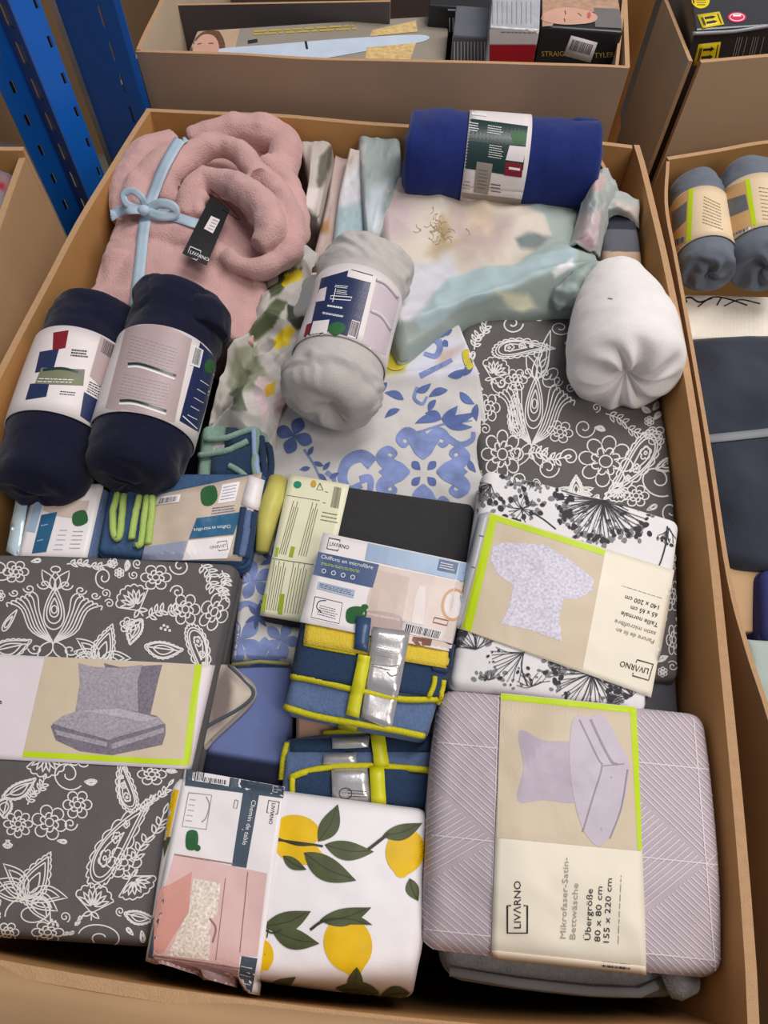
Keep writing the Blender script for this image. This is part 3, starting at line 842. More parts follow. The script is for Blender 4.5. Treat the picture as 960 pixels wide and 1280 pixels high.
def mf_crest():
    o = []
    c = tear(30, 0, .5); 
    for k in (.55, .4, .24): o.append((c * k + np.array([0, -.05]), True))
    o.append((ellipse(0, 0, .06, .1, n=8), True))
    for sg in (-1, 1):
        for k in range(6):
            f = k / 5
            p = spline([(0.02 * sg, .78 + .05 * f), (sg * (.18 + .28 * f), .45 + .1 * f), (sg * (.3 + .35 * f), .05), (sg * (.34 + .5 * f), -.3 + .2 * f), (sg * (.46 + .5 * f), -.42 + .3 * f), (sg * (.52 + .42 * f), -.3 + .28 * f)], 18); o.append((p, False))
        for k in range(3):
            q = mf_curl(1.3, sg)[0][0] * (.14 - .02 * k) + np.array([sg * (.22 + .3 * k), -.62 + .12 * k]); o.append((q, False))
        o.append((leaf_out(sg * .02, .8, .55, .25, 60 if sg > 0 else 120, 8), True))
        o.append((mf_curl(1.2, sg)[0][0] * .15 + np.array([sg * .35, 1.0]), False))
        o.append((leaf_out(0, -.5, .55, .22, -60 if sg > 0 else -120, 8), True))
    o.append((leaf_out(0, -.45, .5, .22, -90, 8), True)); o.append((ellipse(0, -1.0, .1, .08, n=8), True))
    return o
def mf_dots(): return [(ellipse(x, y, .12, .12, n=7), True) for x, y in ((0, 0), (.5, .2), (.2, .6), (-.4, .4), (.8, .7))]
MF = dict(flower=mf_flower(), flower8=mf_flower(8), paisley=mf_paisley(), lotus=mf_lotus(), curl=mf_curl(), leaf=mf_leaf(), sprig=mf_sprig(), carn=mf_carnation(), crest=mf_crest(), dots=mf_dots(), bud=[(tear(24, .2), True), (sc_about(tear(24, .2), .55), True)])
def motif(kind, cx, cy, sx, sy, rot, w=1.7, flip=1):
    a = math.radians(rot); R2 = np.array([[math.cos(a), -math.sin(a)], [math.sin(a), math.cos(a)]])
    out = []
    for p, c in MF[kind]:
        q = (np.asarray(p) * np.array([sx * flip, sy])) @ R2.T + np.array([cx, cy])
        out.append(stroke(q, w, c))
    return np.concatenate(out)

L_ = []; PL = []
def add(kind, cx, cy, sx, sy, rot, **k):
    L_.append(motif(kind, cx, cy, sx, sy, rot, **k)); PL.append((cx, cy, max(sx, sy)))
def infill(x0, x1, y0, y1, seed, w, ok=lambda x, y: True):
    rn = random.Random(seed)
    for _ in range(2600):
        x, y = rn.uniform(x0, x1), rn.uniform(y0, y1); r_ = rn.choice([6, 7, 9, 11])
        if not ok(x, y): continue
        if all((x - a) ** 2 + (y - b) ** 2 > (c * .95 + r_) ** 2 for a, b, c in PL):
            add(rn.choice(['curl', 'flower', 'leaf', 'bud', 'sprig', 'curl', 'carn']), x, y, r_, r_, rn.uniform(0, 360), w=w, flip=rn.choice([1, -1]))
add('crest', 68, 762, 62, 50, 2); add('carn', 165, 748, 22, 24, -30); add('flower', 195, 722, 19, 16, 0); add('curl', 225, 708, 13, 12, 0, flip=-1)
add('flower', 160, 782, 10, 10, 20); add('leaf', 170, 790, 16, 18, 115); add('lotus', 130, 810, 40, 40, 20); add('leaf', 205, 810, 22, 20, 5)
add('sprig', 204, 765, 22, 26, -5); add('flower', 232, 762, 18, 20, 0); add('flower', 268, 765, 17, 25, 30); add('sprig', 262, 722, 20, 30, 75)
add('paisley', 255, 815, 26, 34, 150); add('sprig', 280, 730, 16, 22, 100); add('leaf', 12, 808, 26, 24, -15); add('curl', 0, 712, 18, 16, 0)
add('flower', 20, 715, 16, 14, 0); add('sprig', 108, 706, 24, 14, 10); add('curl', 130, 722, 14, 12, 90); add('bud', 12, 775, 10, 16, 30); add('dots', 205, 782, 9, 9, 0)
add('flower', -30, 730, 22, 20, 0); add('paisley', -70, 780, 34, 36, 20); add('lotus', -40, 840, 34, 34, -10); add('curl', 222, 740, 9, 9, 180)
add('carn', 60, 955, 26, 24, 170); add('curl', 85, 968, 22, 20, 40); add('flower', 100, 945, 18, 14, 10); add('leaf', 24, 985, 22, 18, -30); add('sprig', 45, 990, 18, 22, -40)
add('flower8', 23, 1030, 18, 17, 0); add('flower', 62, 1028, 22, 22, 15); add('flower', 97, 1006, 18, 18, 0); add('curl', 88, 1030, 9, 9, 0); add('leaf', 8, 1010, 12, 20, 100)
add('lotus', 45, 1100, 50, 50, 28); add('paisley', 140, 1048, 38, 58, 20); add('paisley', 152, 985, 24, 30, -30); add('sprig', 185, 1050, 38, 24, -50); add('flower', 155, 1078, 22, 20, 0)
add('carn', 118, 1122, 24, 26, 10); add('carn', 172, 1108, 26, 20, 150); add('curl', 40, 1140, 34, 24, 170); add('curl', 128, 1172, 30, 18, 190); add('flower', 60, 1165, 20, 14, 0); add('flower', 190, 968, 18, 14, 0)
add('sprig', 192, 1000, 26, 16, -35); add('flower8', -30, 1050, 26, 24, 0); add('paisley', -70, 1110, 36, 40, 60); add('leaf', 175, 1145, 18, 16, 10); add('dots', 65, 1150, 9, 9, 0); add('curl', 215, 1060, 14, 18, 30); add('flower', 10, 1165, 14, 12, 0); add('crest', -60, 980, 40, 36, 0)
infill(-90, 280, 700, 815, 3, 1.5); infill(-100, 215, 962, 1172, 4, 1.5)
pb = bvh(paisL_o)
decal('printed_pattern', L_, pb, M_paisline, paisL, 0.0005, 9)

L_ = []; PL = []
add('crest', 668, 505, 52, 62, 4, w=1.5); add('paisley', 650, 430, 24, 32, 70, w=1.5); add('bud', 680, 440, 16, 28, 10, w=1.5); add('sprig', 600, 420, 18, 22, -50); add('curl', 640, 405, 14, 12, 0)
add('carn', 620, 460, 18, 20, 20, w=1.4); add('curl', 625, 480, 12, 12, 90, w=1.4); add('flower', 645, 475, 14, 14, 0, w=1.4); add('flower8', 757, 577, 34, 32, 10, w=1.8); add('flower8', 628, 568, 26, 30, 0, w=1.8)
add('paisley', 800, 585, 34, 44, 200, w=1.9); add('sprig', 680, 570, 24, 26, 20, w=1.7); add('curl', 685, 585, 14, 14, 0); add('curl', 712, 572, 12, 12, 180); add('carn', 772, 618, 16, 14, 180); add('flower', 795, 620, 16, 14, 0)
add('curl', 822, 600, 26, 22, 30, w=1.9); add('leaf', 835, 578, 16, 15, -30); add('flower', 820, 545, 14, 12, 0, w=1.4); add('flower', 700, 540, 16, 14, 10, w=1.4); add('curl', 730, 535, 14, 14, 0, w=1.4); add('sprig', 780, 530, 26, 20, 40, w=1.3)
add('curl', 690, 470, 12, 18, 40, w=1.3); add('paisley', 640, 520, 20, 26, -20, w=1.3); add('flower', 610, 510, 15, 18, 0, w=1.4); add('curl', 838, 640, 14, 16, 0); add('sprig', 842, 700, 14, 40, 90, w=1.3); add('flower', 840, 745, 9, 20, 0, w=1.3); add('flower', 842, 800, 9, 20, 0, w=1.3)
add('curl', 700, 410, 14, 10, 0, w=1.3); add('lotus', 720, 610, 24, 20, 0); add('curl', 650, 600, 12, 12, 60); add('sprig', 640, 620, 20, 12, 0)
infill(590, 845, 392, 640, 5, 1.3); infill(825, 850, 640, 840, 6, 1.2)
pr = bvh(paisR_o)
decal('printed_pattern', L_, pr, M_paisline, paisR, 0.0006, 7)

# ---- floral bedding at the back
SAGE = (158, 170, 165); CREAM = (210, 198, 186); BLUSH = (194, 174, 168); TAN = (168, 144, 108); PALEBLUE = (172, 190, 194); DKSAGE = (112, 122, 120)
flo_cols = paint(SAGE, [
    ([(470, 230), (520, 205), (600, 225), (680, 270), (690, 300), (640, 330), (560, 350), (500, 390), (480, 420), (475, 330)], CREAM, 3.5),
    ([(468, 240), (505, 235), (530, 260), (500, 300), (470, 300)], (206, 186, 186), 10),
    ([(560, 255), (640, 275), (625, 320), (570, 315)], BLUSH, 10), ([(590, 240), (620, 250), (610, 290), (585, 280)], (222, 200, 176), 8),
    ([(530, 320), (560, 275), (566, 262), (560, 300), (585, 302), (545, 322)], (190, 170, 142), 5), ([(545, 290), (556, 268), (560, 285), (550, 305)], (168, 146, 110), 4),
    ([(500, 340), (560, 320), (580, 350), (510, 400), (490, 400)], (208, 206, 214), 5),
    ([(645, 300), (660, 290), (690, 300), (670, 312), (650, 312)], DKSAGE, 3),
    ([(560, 345), (640, 330), (720, 305), (718, 335), (620, 365), (530, 410), (520, 400)], PALEBLUE, 2.5),
    ([(688, 345), (697, 330), (712, 322), (716, 332), (700, 342), (692, 352)], (236, 232, 236), 2),
    ([(620, 362), (660, 368), (672, 385), (655, 392), (635, 380)], (222, 220, 190), 4)], 5.0)
flo = thing('bedding_cover', 'sage green bedding with large cream and blush flowers spread under the royal blue roll', 'bedding', P(600, 300, -0.13))
flo_o = pack('folded_cover', [
    [(462, 205, -0.05), (540, 212, -0.05), (640, 222, -0.045), (722, 236, -0.05)],
    [(470, 245, -0.035), (560, 250, -0.025), (650, 255, -0.03), (738, 275, -0.035)],
    [(478, 330, -0.03), (560, 310, -0.022), (660, 315, -0.02), (750, 325, -0.018)],
    [(486, 400, -0.03), (570, 370, -0.022), (660, 352, -0.015), (752, 340, -0.008)],
    [(500, 448, -0.045), (590, 402, -0.05), (665, 395, -0.045), (738, 384, -0.04)]],
    0.055, M_vcs, flo, 110, 110, 0.014, 0.0, (0.006, 13), 11, flo_cols, layers=2, aniso=(1, 1.3, 1), rdg=(0.008, [[5, 10, 0], [-8, 7, 0], [0, 0, 0]]),
    hills=lambda S, T: 0.012 * np.exp(-((T - 0.8 - 0.08 * np.sin(S * 5)) / 0.07) ** 2) + 0.006 * np.sin(9 * S + 4 * T) * (T > 0.0) * np.clip((0.9 - T) * 2, 0, 1) * 0.6)
def crumple(name, pts, rad, m, parent, seed, col=None, vox=0.004, disp=(0.006, 45), sm=3):
    g = [tube_geo(np.array([P(*p) for p in spline(q, 16)]), r_, 10) for q, r_ in zip(pts, rad)]
    return union(name, g, m, parent, vox, sm, disp, seed, col)
SM = []; rn_ = random.Random(9)
for k in range(34):
    x, y = 548 + rn_.gauss(0, 10), 288 + rn_.gauss(0, 12); a_ = rn_.uniform(0, 6.28)
    SM.append(stroke(spline([(x, y), (x + 5 * math.cos(a_), y + 5 * math.sin(a_)), (x + 9 * math.cos(a_ + .4), y + 8 * math.sin(a_ + .4))], 6), .55)); SM.append(poly(ellipse(x, y, 1.3, .9, a_, 7)))
decal('printed_pattern', SM, bvh(flo_o), mat('umber_print', (164, 140, 104), .85, .1), flo, .0005, 4)
bl2 = paint((172, 178, 176), [([(735, 218), (758, 215), (752, 240), (738, 240)], (196, 168, 166), 3), ([(722, 268), (752, 262), (750, 305), (720, 305)], (206, 190, 190), 4), ([(722, 298), (735, 290), (745, 306), (730, 312)], (160, 134, 142), 3), ([(765, 250), (800, 258), (800, 280), (770, 268)], (200, 188, 182), 3)], 4)
sheet('gathered_corner', [[(731, 222, -.02), (742, 214, .008), (754, 216, .006), (768, 228, -.02)], [(728, 242, -.015), (740, 238, .018), (754, 240, .014), (772, 248, -.02)], [(724, 262, -.015), (736, 260, .012), (750, 262, .01), (764, 270, -.03)], [(718, 285, -.02), (732, 284, .006), (746, 288, .0), (756, 294, -.035)], [(708, 312, -.025), (722, 310, -.006), (736, 316, -.012), (750, 322, -.035)]],
      M_vcs, flo, 60, 80, .003, (.004, 40), 4, bl2, rdg=(.007, [[34, 4, 0], [-8, 22, 0], [0, 0, 0]]))
sheet('loose_hem', [[(752, 246, -.01), (772, 240, -.012), (798, 252, -.02)], [(752, 262, -.012), (774, 258, -.008), (800, 268, -.022)], [(756, 276, -.03), (776, 270, -.025), (800, 284, -.035)]], M_vcs, flo, 40, 30, .003, (.003, 40), 5, bl2, rdg=(.003, [[20, 20, 0], [-20, 20, 0], [0, 0, 0]]))
crumple('turned_edge', [[(700, 372, -0.02), (720, 352, -0.008), (742, 338, 0.0), (748, 352, -0.005), (738, 372, -0.02)], [(692, 380, -0.03), (715, 372, -0.02), (735, 372, -0.022)]], [0.013, 0.012], M_vcs, flo, 6, paint((158, 172, 168), [], 1))

# ---- standing folded covers along the back wall
bk = [
 ('narrow cream folded cover standing beside the pink blanket at the back wall', [[(372, 176, -0.03), (415, 178, -0.03)], [(385, 215, -0.03), (412, 200, -0.03)], [(378, 262, -0.05), (398, 270, -0.05)]], (206, 196, 188), [([(402, 196), (418, 176), (412, 210), (398, 240), (396, 225)], (96, 92, 78), 2), ([(370, 238), (400, 235), (396, 262), (372, 262)], (214, 204, 200), 2)]),
 ('blush floral folded cover between the cream cover and the pale blue one', [[(416, 196, -0.055), (440, 198, -0.055)], [(408, 250, -0.055), (432, 252, -0.055)], [(388, 330, -0.06), (420, 335, -0.06)]], (206, 182, 176), [([(400, 278), (412, 272), (414, 290), (402, 292)], (172, 128, 92), 3)]),
 ('pale blue and white folded cover standing left of the sage bedding', [[(436, 186, -0.03), (453, 190, -0.03)], [(424, 240, -0.035), (455, 242, -0.035)], [(414, 310, -0.05), (456, 312, -0.05)]], (226, 224, 230), [([(410, 262), (440, 258), (460, 244), (460, 330), (400, 330)], (164, 184, 190), 3), ([(430, 180), (452, 180), (450, 200), (434, 215)], (206, 190, 184), 5)]),
 ('grey green folded cover standing at the back wall left of the royal blue roll', [[(448, 169, -0.02), (500, 172, -0.02)], [(452, 225, -0.02), (500, 225, -0.025)], [(458, 300, -0.035), (474, 300, -0.035)]], (168, 180, 178), [([(462, 240), (485, 225), (475, 290), (460, 290)], (206, 214, 222), 7), ([(450, 178), (460, 180), (456, 205), (450, 195)], (214, 208, 204), 2)]),
]
for k, (lb, rows, base, sh) in enumerate(bk):
    o = pack('folded_cover', rows, 0.09, M_vcs, None, 30, 44, 0.006, 0.0, (0.003, 22), 20 + k, paint([c * .92 for c in base], sh, 3), layers=2, aniso=(2, 1, 1), rdg=(.004, [[30, 10, 0], [0, 8, 0], [0, 0, 0]]))
    tag(o, lb, 'bedding', 'folded covers along the back wall')
# ---- striped textile at the right wall
st = thing('folded_throw', 'small folded throw striped black, charcoal and beige against the right wall', 'throw', P(775, 290, -0.1))
def st_col(V, px):
    c = np.tile(np.array((52, 54, 64.)), (len(V), 1)); y = px[:, 1] - 0.02 * (px[:, 0] - 750)
    c[y > 286] = (96, 98, 106); c[y > 314] = (196, 168, 144); c[y < 262] = (206, 190, 184); return c
pack('folded_cloth', [[(752, 248, -0.035), (790, 252, -0.035)], [(752, 290, -0.03), (800, 290, -0.03)], [(755, 338, -0.045), (806, 336, -0.045)]], 0.07, M_vc, st, 30, 70, 0.012, 0.003, (0.002, 25), 3, st_col, layers=2)

# ---- crumpled lemon print cloth left of the middle
lem_cols = paint((190, 184, 178), [
    ([(330, 350), (352, 336), (376, 333), (372, 346), (350, 366), (338, 372)], (78, 84, 60), 1.2), ([(352, 346), (372, 334), (378, 342), (358, 360)], (214, 186, 30), 1),
    ([(310, 410), (345, 372), (360, 378), (338, 412), (318, 424)], (86, 94, 66), 1.2), ([(338, 424), (358, 408), (372, 412), (362, 432), (344, 438)], (218, 188, 34), 1), ([(360, 380), (380, 390), (392, 410), (372, 414), (356, 398)], (60, 64, 52), 1.2),
    ([(352, 462), (378, 452), (376, 474), (352, 478)], (86, 100, 150), 1.2), ([(326, 482), (340, 476), (344, 492), (330, 496)], (206, 160, 40), 1.2), ([(345, 492), (375, 490), (370, 520), (340, 515)], (196, 170, 170), 1.2),
    ([(290, 440), (318, 430), (330, 470), (300, 500), (284, 480)], (138, 140, 118), 3), ([(318, 470), (330, 468), (336, 520), (326, 524)], (206, 182, 186), 1.2), ([(286, 490), (304, 484), (308, 510), (292, 514)], (96, 104, 88), 1.2)], 5)
lem = thing('table_linen', 'crumpled lemon print cloth between the pink blanket and the pale grey roll', 'tablecloth', P(330, 430, -0.13))
sheet('crumpled_cloth', [[(356, 322, -.075), (378, 322, -.06), (398, 330, -.07)], [(326, 360, -.07), (352, 362, -.045), (385, 372, -.065)], [(306, 402, -.07), (340, 404, -.042), (392, 412, -.07)], [(292, 440, -.065), (330, 446, -.045), (384, 462, -.075)],
    [(278, 480, -.07), (318, 486, -.045), (368, 500, -.08)], [(262, 520, -.085), (305, 530, -.06), (352, 536, -.085)], [(258, 556, -.09), (305, 562, -.075), (346, 574, -.085)]],
    M_vcs, lem, 90, 150, .003, (.006, 30), 7, lem_cols, rdg=(.017, [[22, 7, 0], [-10, 17, 0], [0, 0, 0]]))
gcard = card('grey_insert', [(352, 352), (418, 340), (412, 402), (340, 398)], bvh(pack('blush_cloth', [[(330, 340, -0.06), (430, 335, -0.055)], [(325, 480, -0.075), (420, 470, -0.075)]], 0.05, mat('blush_cotton', (206, 186, 180), 0.85), lem, 14, 14, 0.01)), mat('grey_card', (128, 126, 128), 0.7), lem, 0.002, 0.001)

# ---- white cloth with blue tile print
TB = (206, 202, 200)
tile = thing('table_linen', 'white cotton cloth with blue watercolour tile ornaments across the middle of the heap', 'tablecloth', P(450, 620, -0.13))
tile_cols = paint(TB, [([(540, 425), (590, 420), (600, 470), (540, 470), (500, 470)], (216, 216, 232), 8), ([(548, 440), (580, 430), (560, 455), (545, 460)], (196, 178, 168), 5), ([(476, 440), (512, 436), (505, 466), (480, 470)], (198, 186, 80), 4)], 3)
tile_o = pack('printed_cloth', [
    [(350, 440, -0.075), (440, 425, -0.072), (520, 412, -0.055), (573, 400, -0.05)],
    [(335, 520, -0.075), (430, 500, -0.07), (520, 490, -0.06), (602, 480, -0.052)],
    [(330, 600, -0.075), (420, 590, -0.068), (520, 590, -0.064), (612, 590, -0.06)],
    [(305, 700, -0.08), (400, 690, -0.075), (500, 700, -0.075), (610, 690, -0.075)],
    [(288, 828, -0.085), (380, 830, -0.085), (480, 830, -0.09), (600, 830, -0.09)]],
    0.03, M_vc, tile, 90, 110, 0.006, 0.0, (0.0045, 14), 31, tile_cols, layers=2, rdg=(.003, [[8, 9, 0], [-9, 9, 0], [0, 0, 0]]),
    hills=lambda S, T: 0.012 * np.exp(-((T - 0.16 - 0.06 * S) / 0.035) ** 2) * (S > 0.45) + 0.004 * np.sin(14 * T + 5 * S))
tb = bvh(tile_o)
B1, B2 = [], []
for a in (45, 135, 225, 315): B1.append(poly(petal(530 + 6 * math.cos(math.radians(a)), 592 + 6 * math.sin(math.radians(a)), 15, 10, a)))
def vs(pts, w0, w1, n=26):
    p = spline(pts, n); t = np.linspace(0, 1, n); return stroke(p, w0 + (w1 - w0) * t)
def rotp(pts, k, cx=529, cy=590):
    co, si = [(1, 0), (0, 1), (-1, 0), (0, -1)][k]; return [(cx + co * x - si * y, cy + (si * x + co * y) * .94) for x, y in pts]
def vw(pts, ws, n=30):
    p = spline(pts, n); return stroke(p, np.interp(np.linspace(0, 1, n), np.linspace(0, 1, len(ws)), ws))
for k in range(4):
    for sg in (-1, 1):
        B2.append(vw(rotp([(17, 0), (28, sg * 5), (42, sg * 10), (52, sg * 20), (44, sg * 30), (35, sg * 25), (38, sg * 19)], k), [3, 13, 18, 15, 9, 6, 4]))
    B2.append(poly(rotp([(16, 0), (46, -9), (56, 0), (46, 9)], k)))
B2 += [vs([(466, 580), (452, 570), (434, 578), (428, 596), (436, 612), (452, 606)], 18, 8), vs([(450, 600), (462, 598), (462, 614), (450, 620)], 10, 6)]
for a, l in ((-12, 46), (14, 40), (-40, 26), (170, 34), (200, 22)): B1.append(poly(leaf_out(552, 524, l, 11, a, 10, .1)))
B2 += [vs([(505, 545), (530, 538), (556, 530), (590, 526)], 3, 2), vs([(560, 548), (575, 556), (590, 550), (592, 540)], 9, 5)]
for a in (20, 110, 200, 290): B1.append(poly(petal(368, 545, 24, 17, a)))
for k, (x, y, a) in enumerate([(385, 570, -60), (392, 578, 20), (388, 585, 170), (398, 592, 40), (404, 588, -50), (396, 600, 160), (408, 604, 60), (412, 598, -30)]): B1.append(poly(leaf_out(x, y, 14, 6, a, 8)))
B2 += [vs([(380, 562), (392, 580), (402, 600), (412, 612)], 3, 2), vs([(408, 590), (418, 600), (410, 616), (398, 612)], 6, 3)]
for x, y, a, l, w in [(505, 500, 200, 26, 10), (520, 490, -30, 22, 9), (500, 512, 150, 22, 8), (560, 470, -20, 26, 10), (575, 490, 40, 24, 10), (580, 470, -70, 24, 10), (560, 488, 160, 26, 10), (545, 500, 120, 18, 8), (548, 422, -60, 14, 10), (552, 415, -10, 14, 9), (555, 425, 60, 10, 8), (596, 505, 90, 22, 9), (600, 560, 20, 14, 12), (605, 520, -90, 26, 8), (484, 478, 120, 20, 9), (586, 575, 60, 18, 8)]:
    B1.append(poly(leaf_out(x, y, l, w, a, 9, .1)))
B2 += [vs([(520, 425), (536, 420), (550, 430), (545, 445), (530, 442)], 12, 5), vs([(525, 470), (550, 458), (565, 450)], 7, 5), vs([(522, 484), (518, 498), (528, 505), (534, 496)], 5, 3)]
# lower left area of the cloth
for cx, cy, r in [(318, 725, 26), (300, 800, 32), (330, 822, 26), (345, 660, 22), (352, 800, 24), (318, 660, 20)]:
    for a in range(15, 360, 72): B2.append(poly(petal(cx, cy, r, r * .55, a + cx)))
for cx, cy in [(338, 762), (350, 735), (300, 690), (322, 770), (342, 700)]:
    for a in (0, 50, 100, 180, 230, 290): B1.append(poly(leaf_out(cx, cy, 18, 6, a + cy, 8)))
B2 += [vs([(290, 770), (305, 755), (322, 760), (318, 775)], 9, 4), vs([(330, 640), (345, 625), (352, 610), (345, 600)], 10, 5)]
decal('printed_pattern', B1, tb, mat('blue_print', (88, 106, 158), 0.85, 0.25, 60), tile, 0.0012, 6)
decal('printed_pattern', B2, tb, mat('pale_blue_print', (124, 138, 186), 0.85, 0.3, 50), tile, 0.0009, 6)
decal('printed_pattern', [poly(spline([(578, 440), (593, 438), (594, 456), (584, 462)], 20, True)), poly(ellipse(495, 452, 14, 12))], tb, mat('lemon_print', (206, 190, 62), 0.85, 0.15, 60), tile, 0.0015, 6)
# ================================================================== ROLLED BLANKETS
M_paper = mat('label_paper', (226, 216, 216), 0.45, 0.02, 40, spec=0.4)
M_paper_mauve = mat('label_paper_mauve', (176, 156, 156), 0.45, 0.05, 30, spec=0.4)
M_ink = mat('dark_ink', (40, 40, 46), 0.5, 0.0)
M_inkn = mat('navy_ink', (32, 44, 84), 0.35, 0.05, 20, spec=0.5)
M_inkw = mat('white_ink', (235, 232, 232), 0.5, 0.0)
M_inkg = mat('grey_ink', (150, 144, 142), 0.5, 0.0)
M_inkred = mat('red_ink', (128, 26, 40), 0.45, 0.0)
M_inkgreen = mat('green_ink', (44, 96, 54), 0.45, 0.0)
M_inkdkgreen = mat('dark_green_ink', (26, 52, 52), 0.3, 0.05, 20, spec=0.5)
M_olive = mat('olive_ink', (118, 122, 96), 0.45, 0.0)
M_taupe = mat('taupe_ink', (150, 140, 130), 0.45, 0.03)

def lines_block(q, n, w=1.2, fill=0.85, seed=1):
    """rows of unreadable small print"""
    f = quad_at(q); rnd = random.Random(seed); out = []
    for k in range(n):
        t = (k + .5) / n; e = fill + (1 - fill) * rnd.random(); x = 0.0
        while x < e:
            l = min(e - x, 0.04 + 0.10 * rnd.random())
            out.append(stroke(f([(x, t), (x + l, t)]), w)); x += l + 0.022
    return np.concatenate(out)
def bars(q, n=24, seed=1):
    f = quad_at(q); rnd = random.Random(seed); out = []; x = 0
    while x < 1:
        w = rnd.choice([.014, .022, .035]); out.append(rect(f([(x, 0), (min(1, x + w), 0), (min(1, x + w), 1), (x, 1)]))); x += w + rnd.choice([.014, .022, .03])
    return np.concatenate(out)
def logo(a, b, cap, w=1.2, sub=True):
    """bracket frame logo with its lettering along the baseline a-b"""
    a, b = np.array(a, float), np.array(b, float); d = (b - a) / np.linalg.norm(b - a); up = np.array([d[1], -d[0]]); Lg = np.linalg.norm(b - a)
    o = [text('LIV\u039bRNO', a, b, cap)]
    p = lambda x, y: a + d * x * Lg + up * y * cap
    o.append(stroke([p(.48, 1.35), p(.48, 1.85), p(-.1, 1.85), p(-.1, -.9), p(.48, -.9), p(.48, -.4)], w))
    return np.concatenate(o)

def make_roll(name, label, A, B, R, m, band=None, band_m=None, squash=.95, prof=None, group='rolled fleece blankets', **kw):
    r = Roll(P(*A), P(*B), R, squash, prof or (lambda t: 1 + 0 * t))
    lo = (r.A + r.B) / 2 - np.array([0, 0, R])
    t = thing(name, label, 'blanket', lo, group)
    body = r.build('fleece_roll', m, t, **kw)
    bd = None
    if band: bd = r.band('paper_band', band_m or M_paper, t, band[0], band[1], band[2] if len(band) > 2 else 0.0025)
    return r, t, body, bd

# ---- navy roll at the left
rA, tA, bA, dA = make_roll('blanket_roll', 'navy fleece roll with a white and navy paper band, touching the left wall', (120, 396, -0.03), (52, 602, -0.035), 0.0545, M_navy, (.27, .76),
    prof=lambda t: 1.0 + 0.05 * np.sin(np.pi * t * 1.2), quiet=(.24, .79), amp=.003, sc=(40, 1.5), lump=.003, seed=3, endA=(.16, .05, 3, .03), endB=(.45, .1, 3, .06))
bv = bvh(dA)
decal('printed_panel', [rect([(50, 440), (74, 436), (67, 462), (44, 466)]), rect([(38, 480), (62, 478), (58, 496), (32, 500)]), poly([(105, 490), (136, 508), (128, 540), (100, 520)])], bv, M_inkn, tA, .0005, 5)
decal('printed_panel', [rect([(67, 416), (86, 413), (82, 435), (66, 438)])], bv, M_inkred, tA, .0006, 5)
decal('printed_panel', [rect([(126, 420), (158, 440), (148, 505), (112, 470)])], bv, M_paper_mauve, tA, .0004, 5)
decal('printed_panel', [rect([(52, 460), (106, 462), (104, 482), (44, 480)])], bv, M_olive, tA, .0008, 5)
decal('printed_panel', [stroke(spline([(54, 463), (78, 461), (102, 467)], 12), 3.5)], bv, M_inkdkgreen, tA, .0010, 5)
decal('printed_panel', [bars([(130, 424), (154, 438), (150, 456), (126, 440)], seed=4)], bv, M_ink, tA, .0008, 5)
decal('printed_panel', [lines_block([(90, 436), (112, 438), (110, 448), (88, 446)], 3, 1.6), lines_block([(112, 476), (142, 490), (136, 506), (108, 490)], 5, .9), lines_block([(76, 488), (98, 490), (96, 496), (74, 494)], 2, .9)], bv, M_ink, tA, .0011, 5)
decal('printed_panel', [lines_block([(50, 472), (100, 474), (96, 480), (46, 479)], 2, 1.0)], bv, M_inkw, tA, .0011, 5)

# ---- navy roll beside it
rB, tB, bB, dB = make_roll('blanket_roll', 'navy fleece roll with a mauve paper band, second from the left wall', (226, 384, -0.018), (168, 588, -0.032), 0.058, M_navy, (.33, .83),
    prof=lambda t: 1.0 + 0.04 * np.sin(np.pi * t * 1.1), quiet=(.3, .86), amp=.003, sc=(40, 1.5), lump=.004, seed=6, endA=(.2, .15, 2, .08), endB=(.4, .08, 3, .05))
lob = [tube_geo(np.array([P(206, 420, -0.01), P(200, 390, 0.0), P(194, 366, 0.0), P(188, 354, -0.005)]), [.036, .036, .030, .014], 14), tube_geo(np.array([P(250, 420, -0.015), P(254, 395, -.01), P(256, 378, -.012)]), [.038, .037, .022], 14)]
union('fleece_roll_end', lob, M_navy, tB, .004, 8, (.002, 50))
bv = bvh(dB)
decal('printed_panel', [poly([(158, 408), (200, 402), (240, 424), (218, 528), (180, 520), (132, 510)])], bv, M_paper_mauve, tB, .0004, 6)
decal('printed_panel', [rect([(250, 428), (274, 452), (248, 540), (224, 526)])], bv, M_inkn, tB, .0005, 5)
decal('printed_panel', [rect([(243, 432), (254, 438), (249, 460), (237, 456)])], bv, M_inkw, tB, .0008, 5)
decal('printed_panel', [bars([(244, 434), (252, 438), (248, 458), (239, 454)], seed=7)], bv, M_ink, tB, .0010, 5)
decal('printed_panel', [stroke(spline([(160, 455), (178, 456), (220, 470)], 12), 3), stroke(spline([(150, 501), (170, 502), (208, 514)], 12), 3)], bv, M_inkdkgreen, tB, .0008, 5)
decal('printed_panel', [stroke(spline([(160, 459), (178, 460), (218, 474)], 12), 2.2), stroke(spline([(149, 505), (170, 506), (207, 518)], 12), 2.2), lines_block([(252, 470), (264, 478), (244, 530), (232, 524)], 5, .9), stroke([(228, 520), (246, 536)], 1.2)], bv, M_inkw, tB, .0009, 5)
decal('printed_panel', [poly(ellipse(262, 458, 7, 9)), ], bv, M_inkgreen, tB, .0008, 5)
decal('printed_panel', [lines_block([(165, 418), (225, 436), (214, 466), (158, 450)], 8, .7, .95), lines_block([(156, 466), (216, 480), (206, 510), (146, 498)], 8, .7, .95)], bv, M_inkg, tB, .0007, 5)

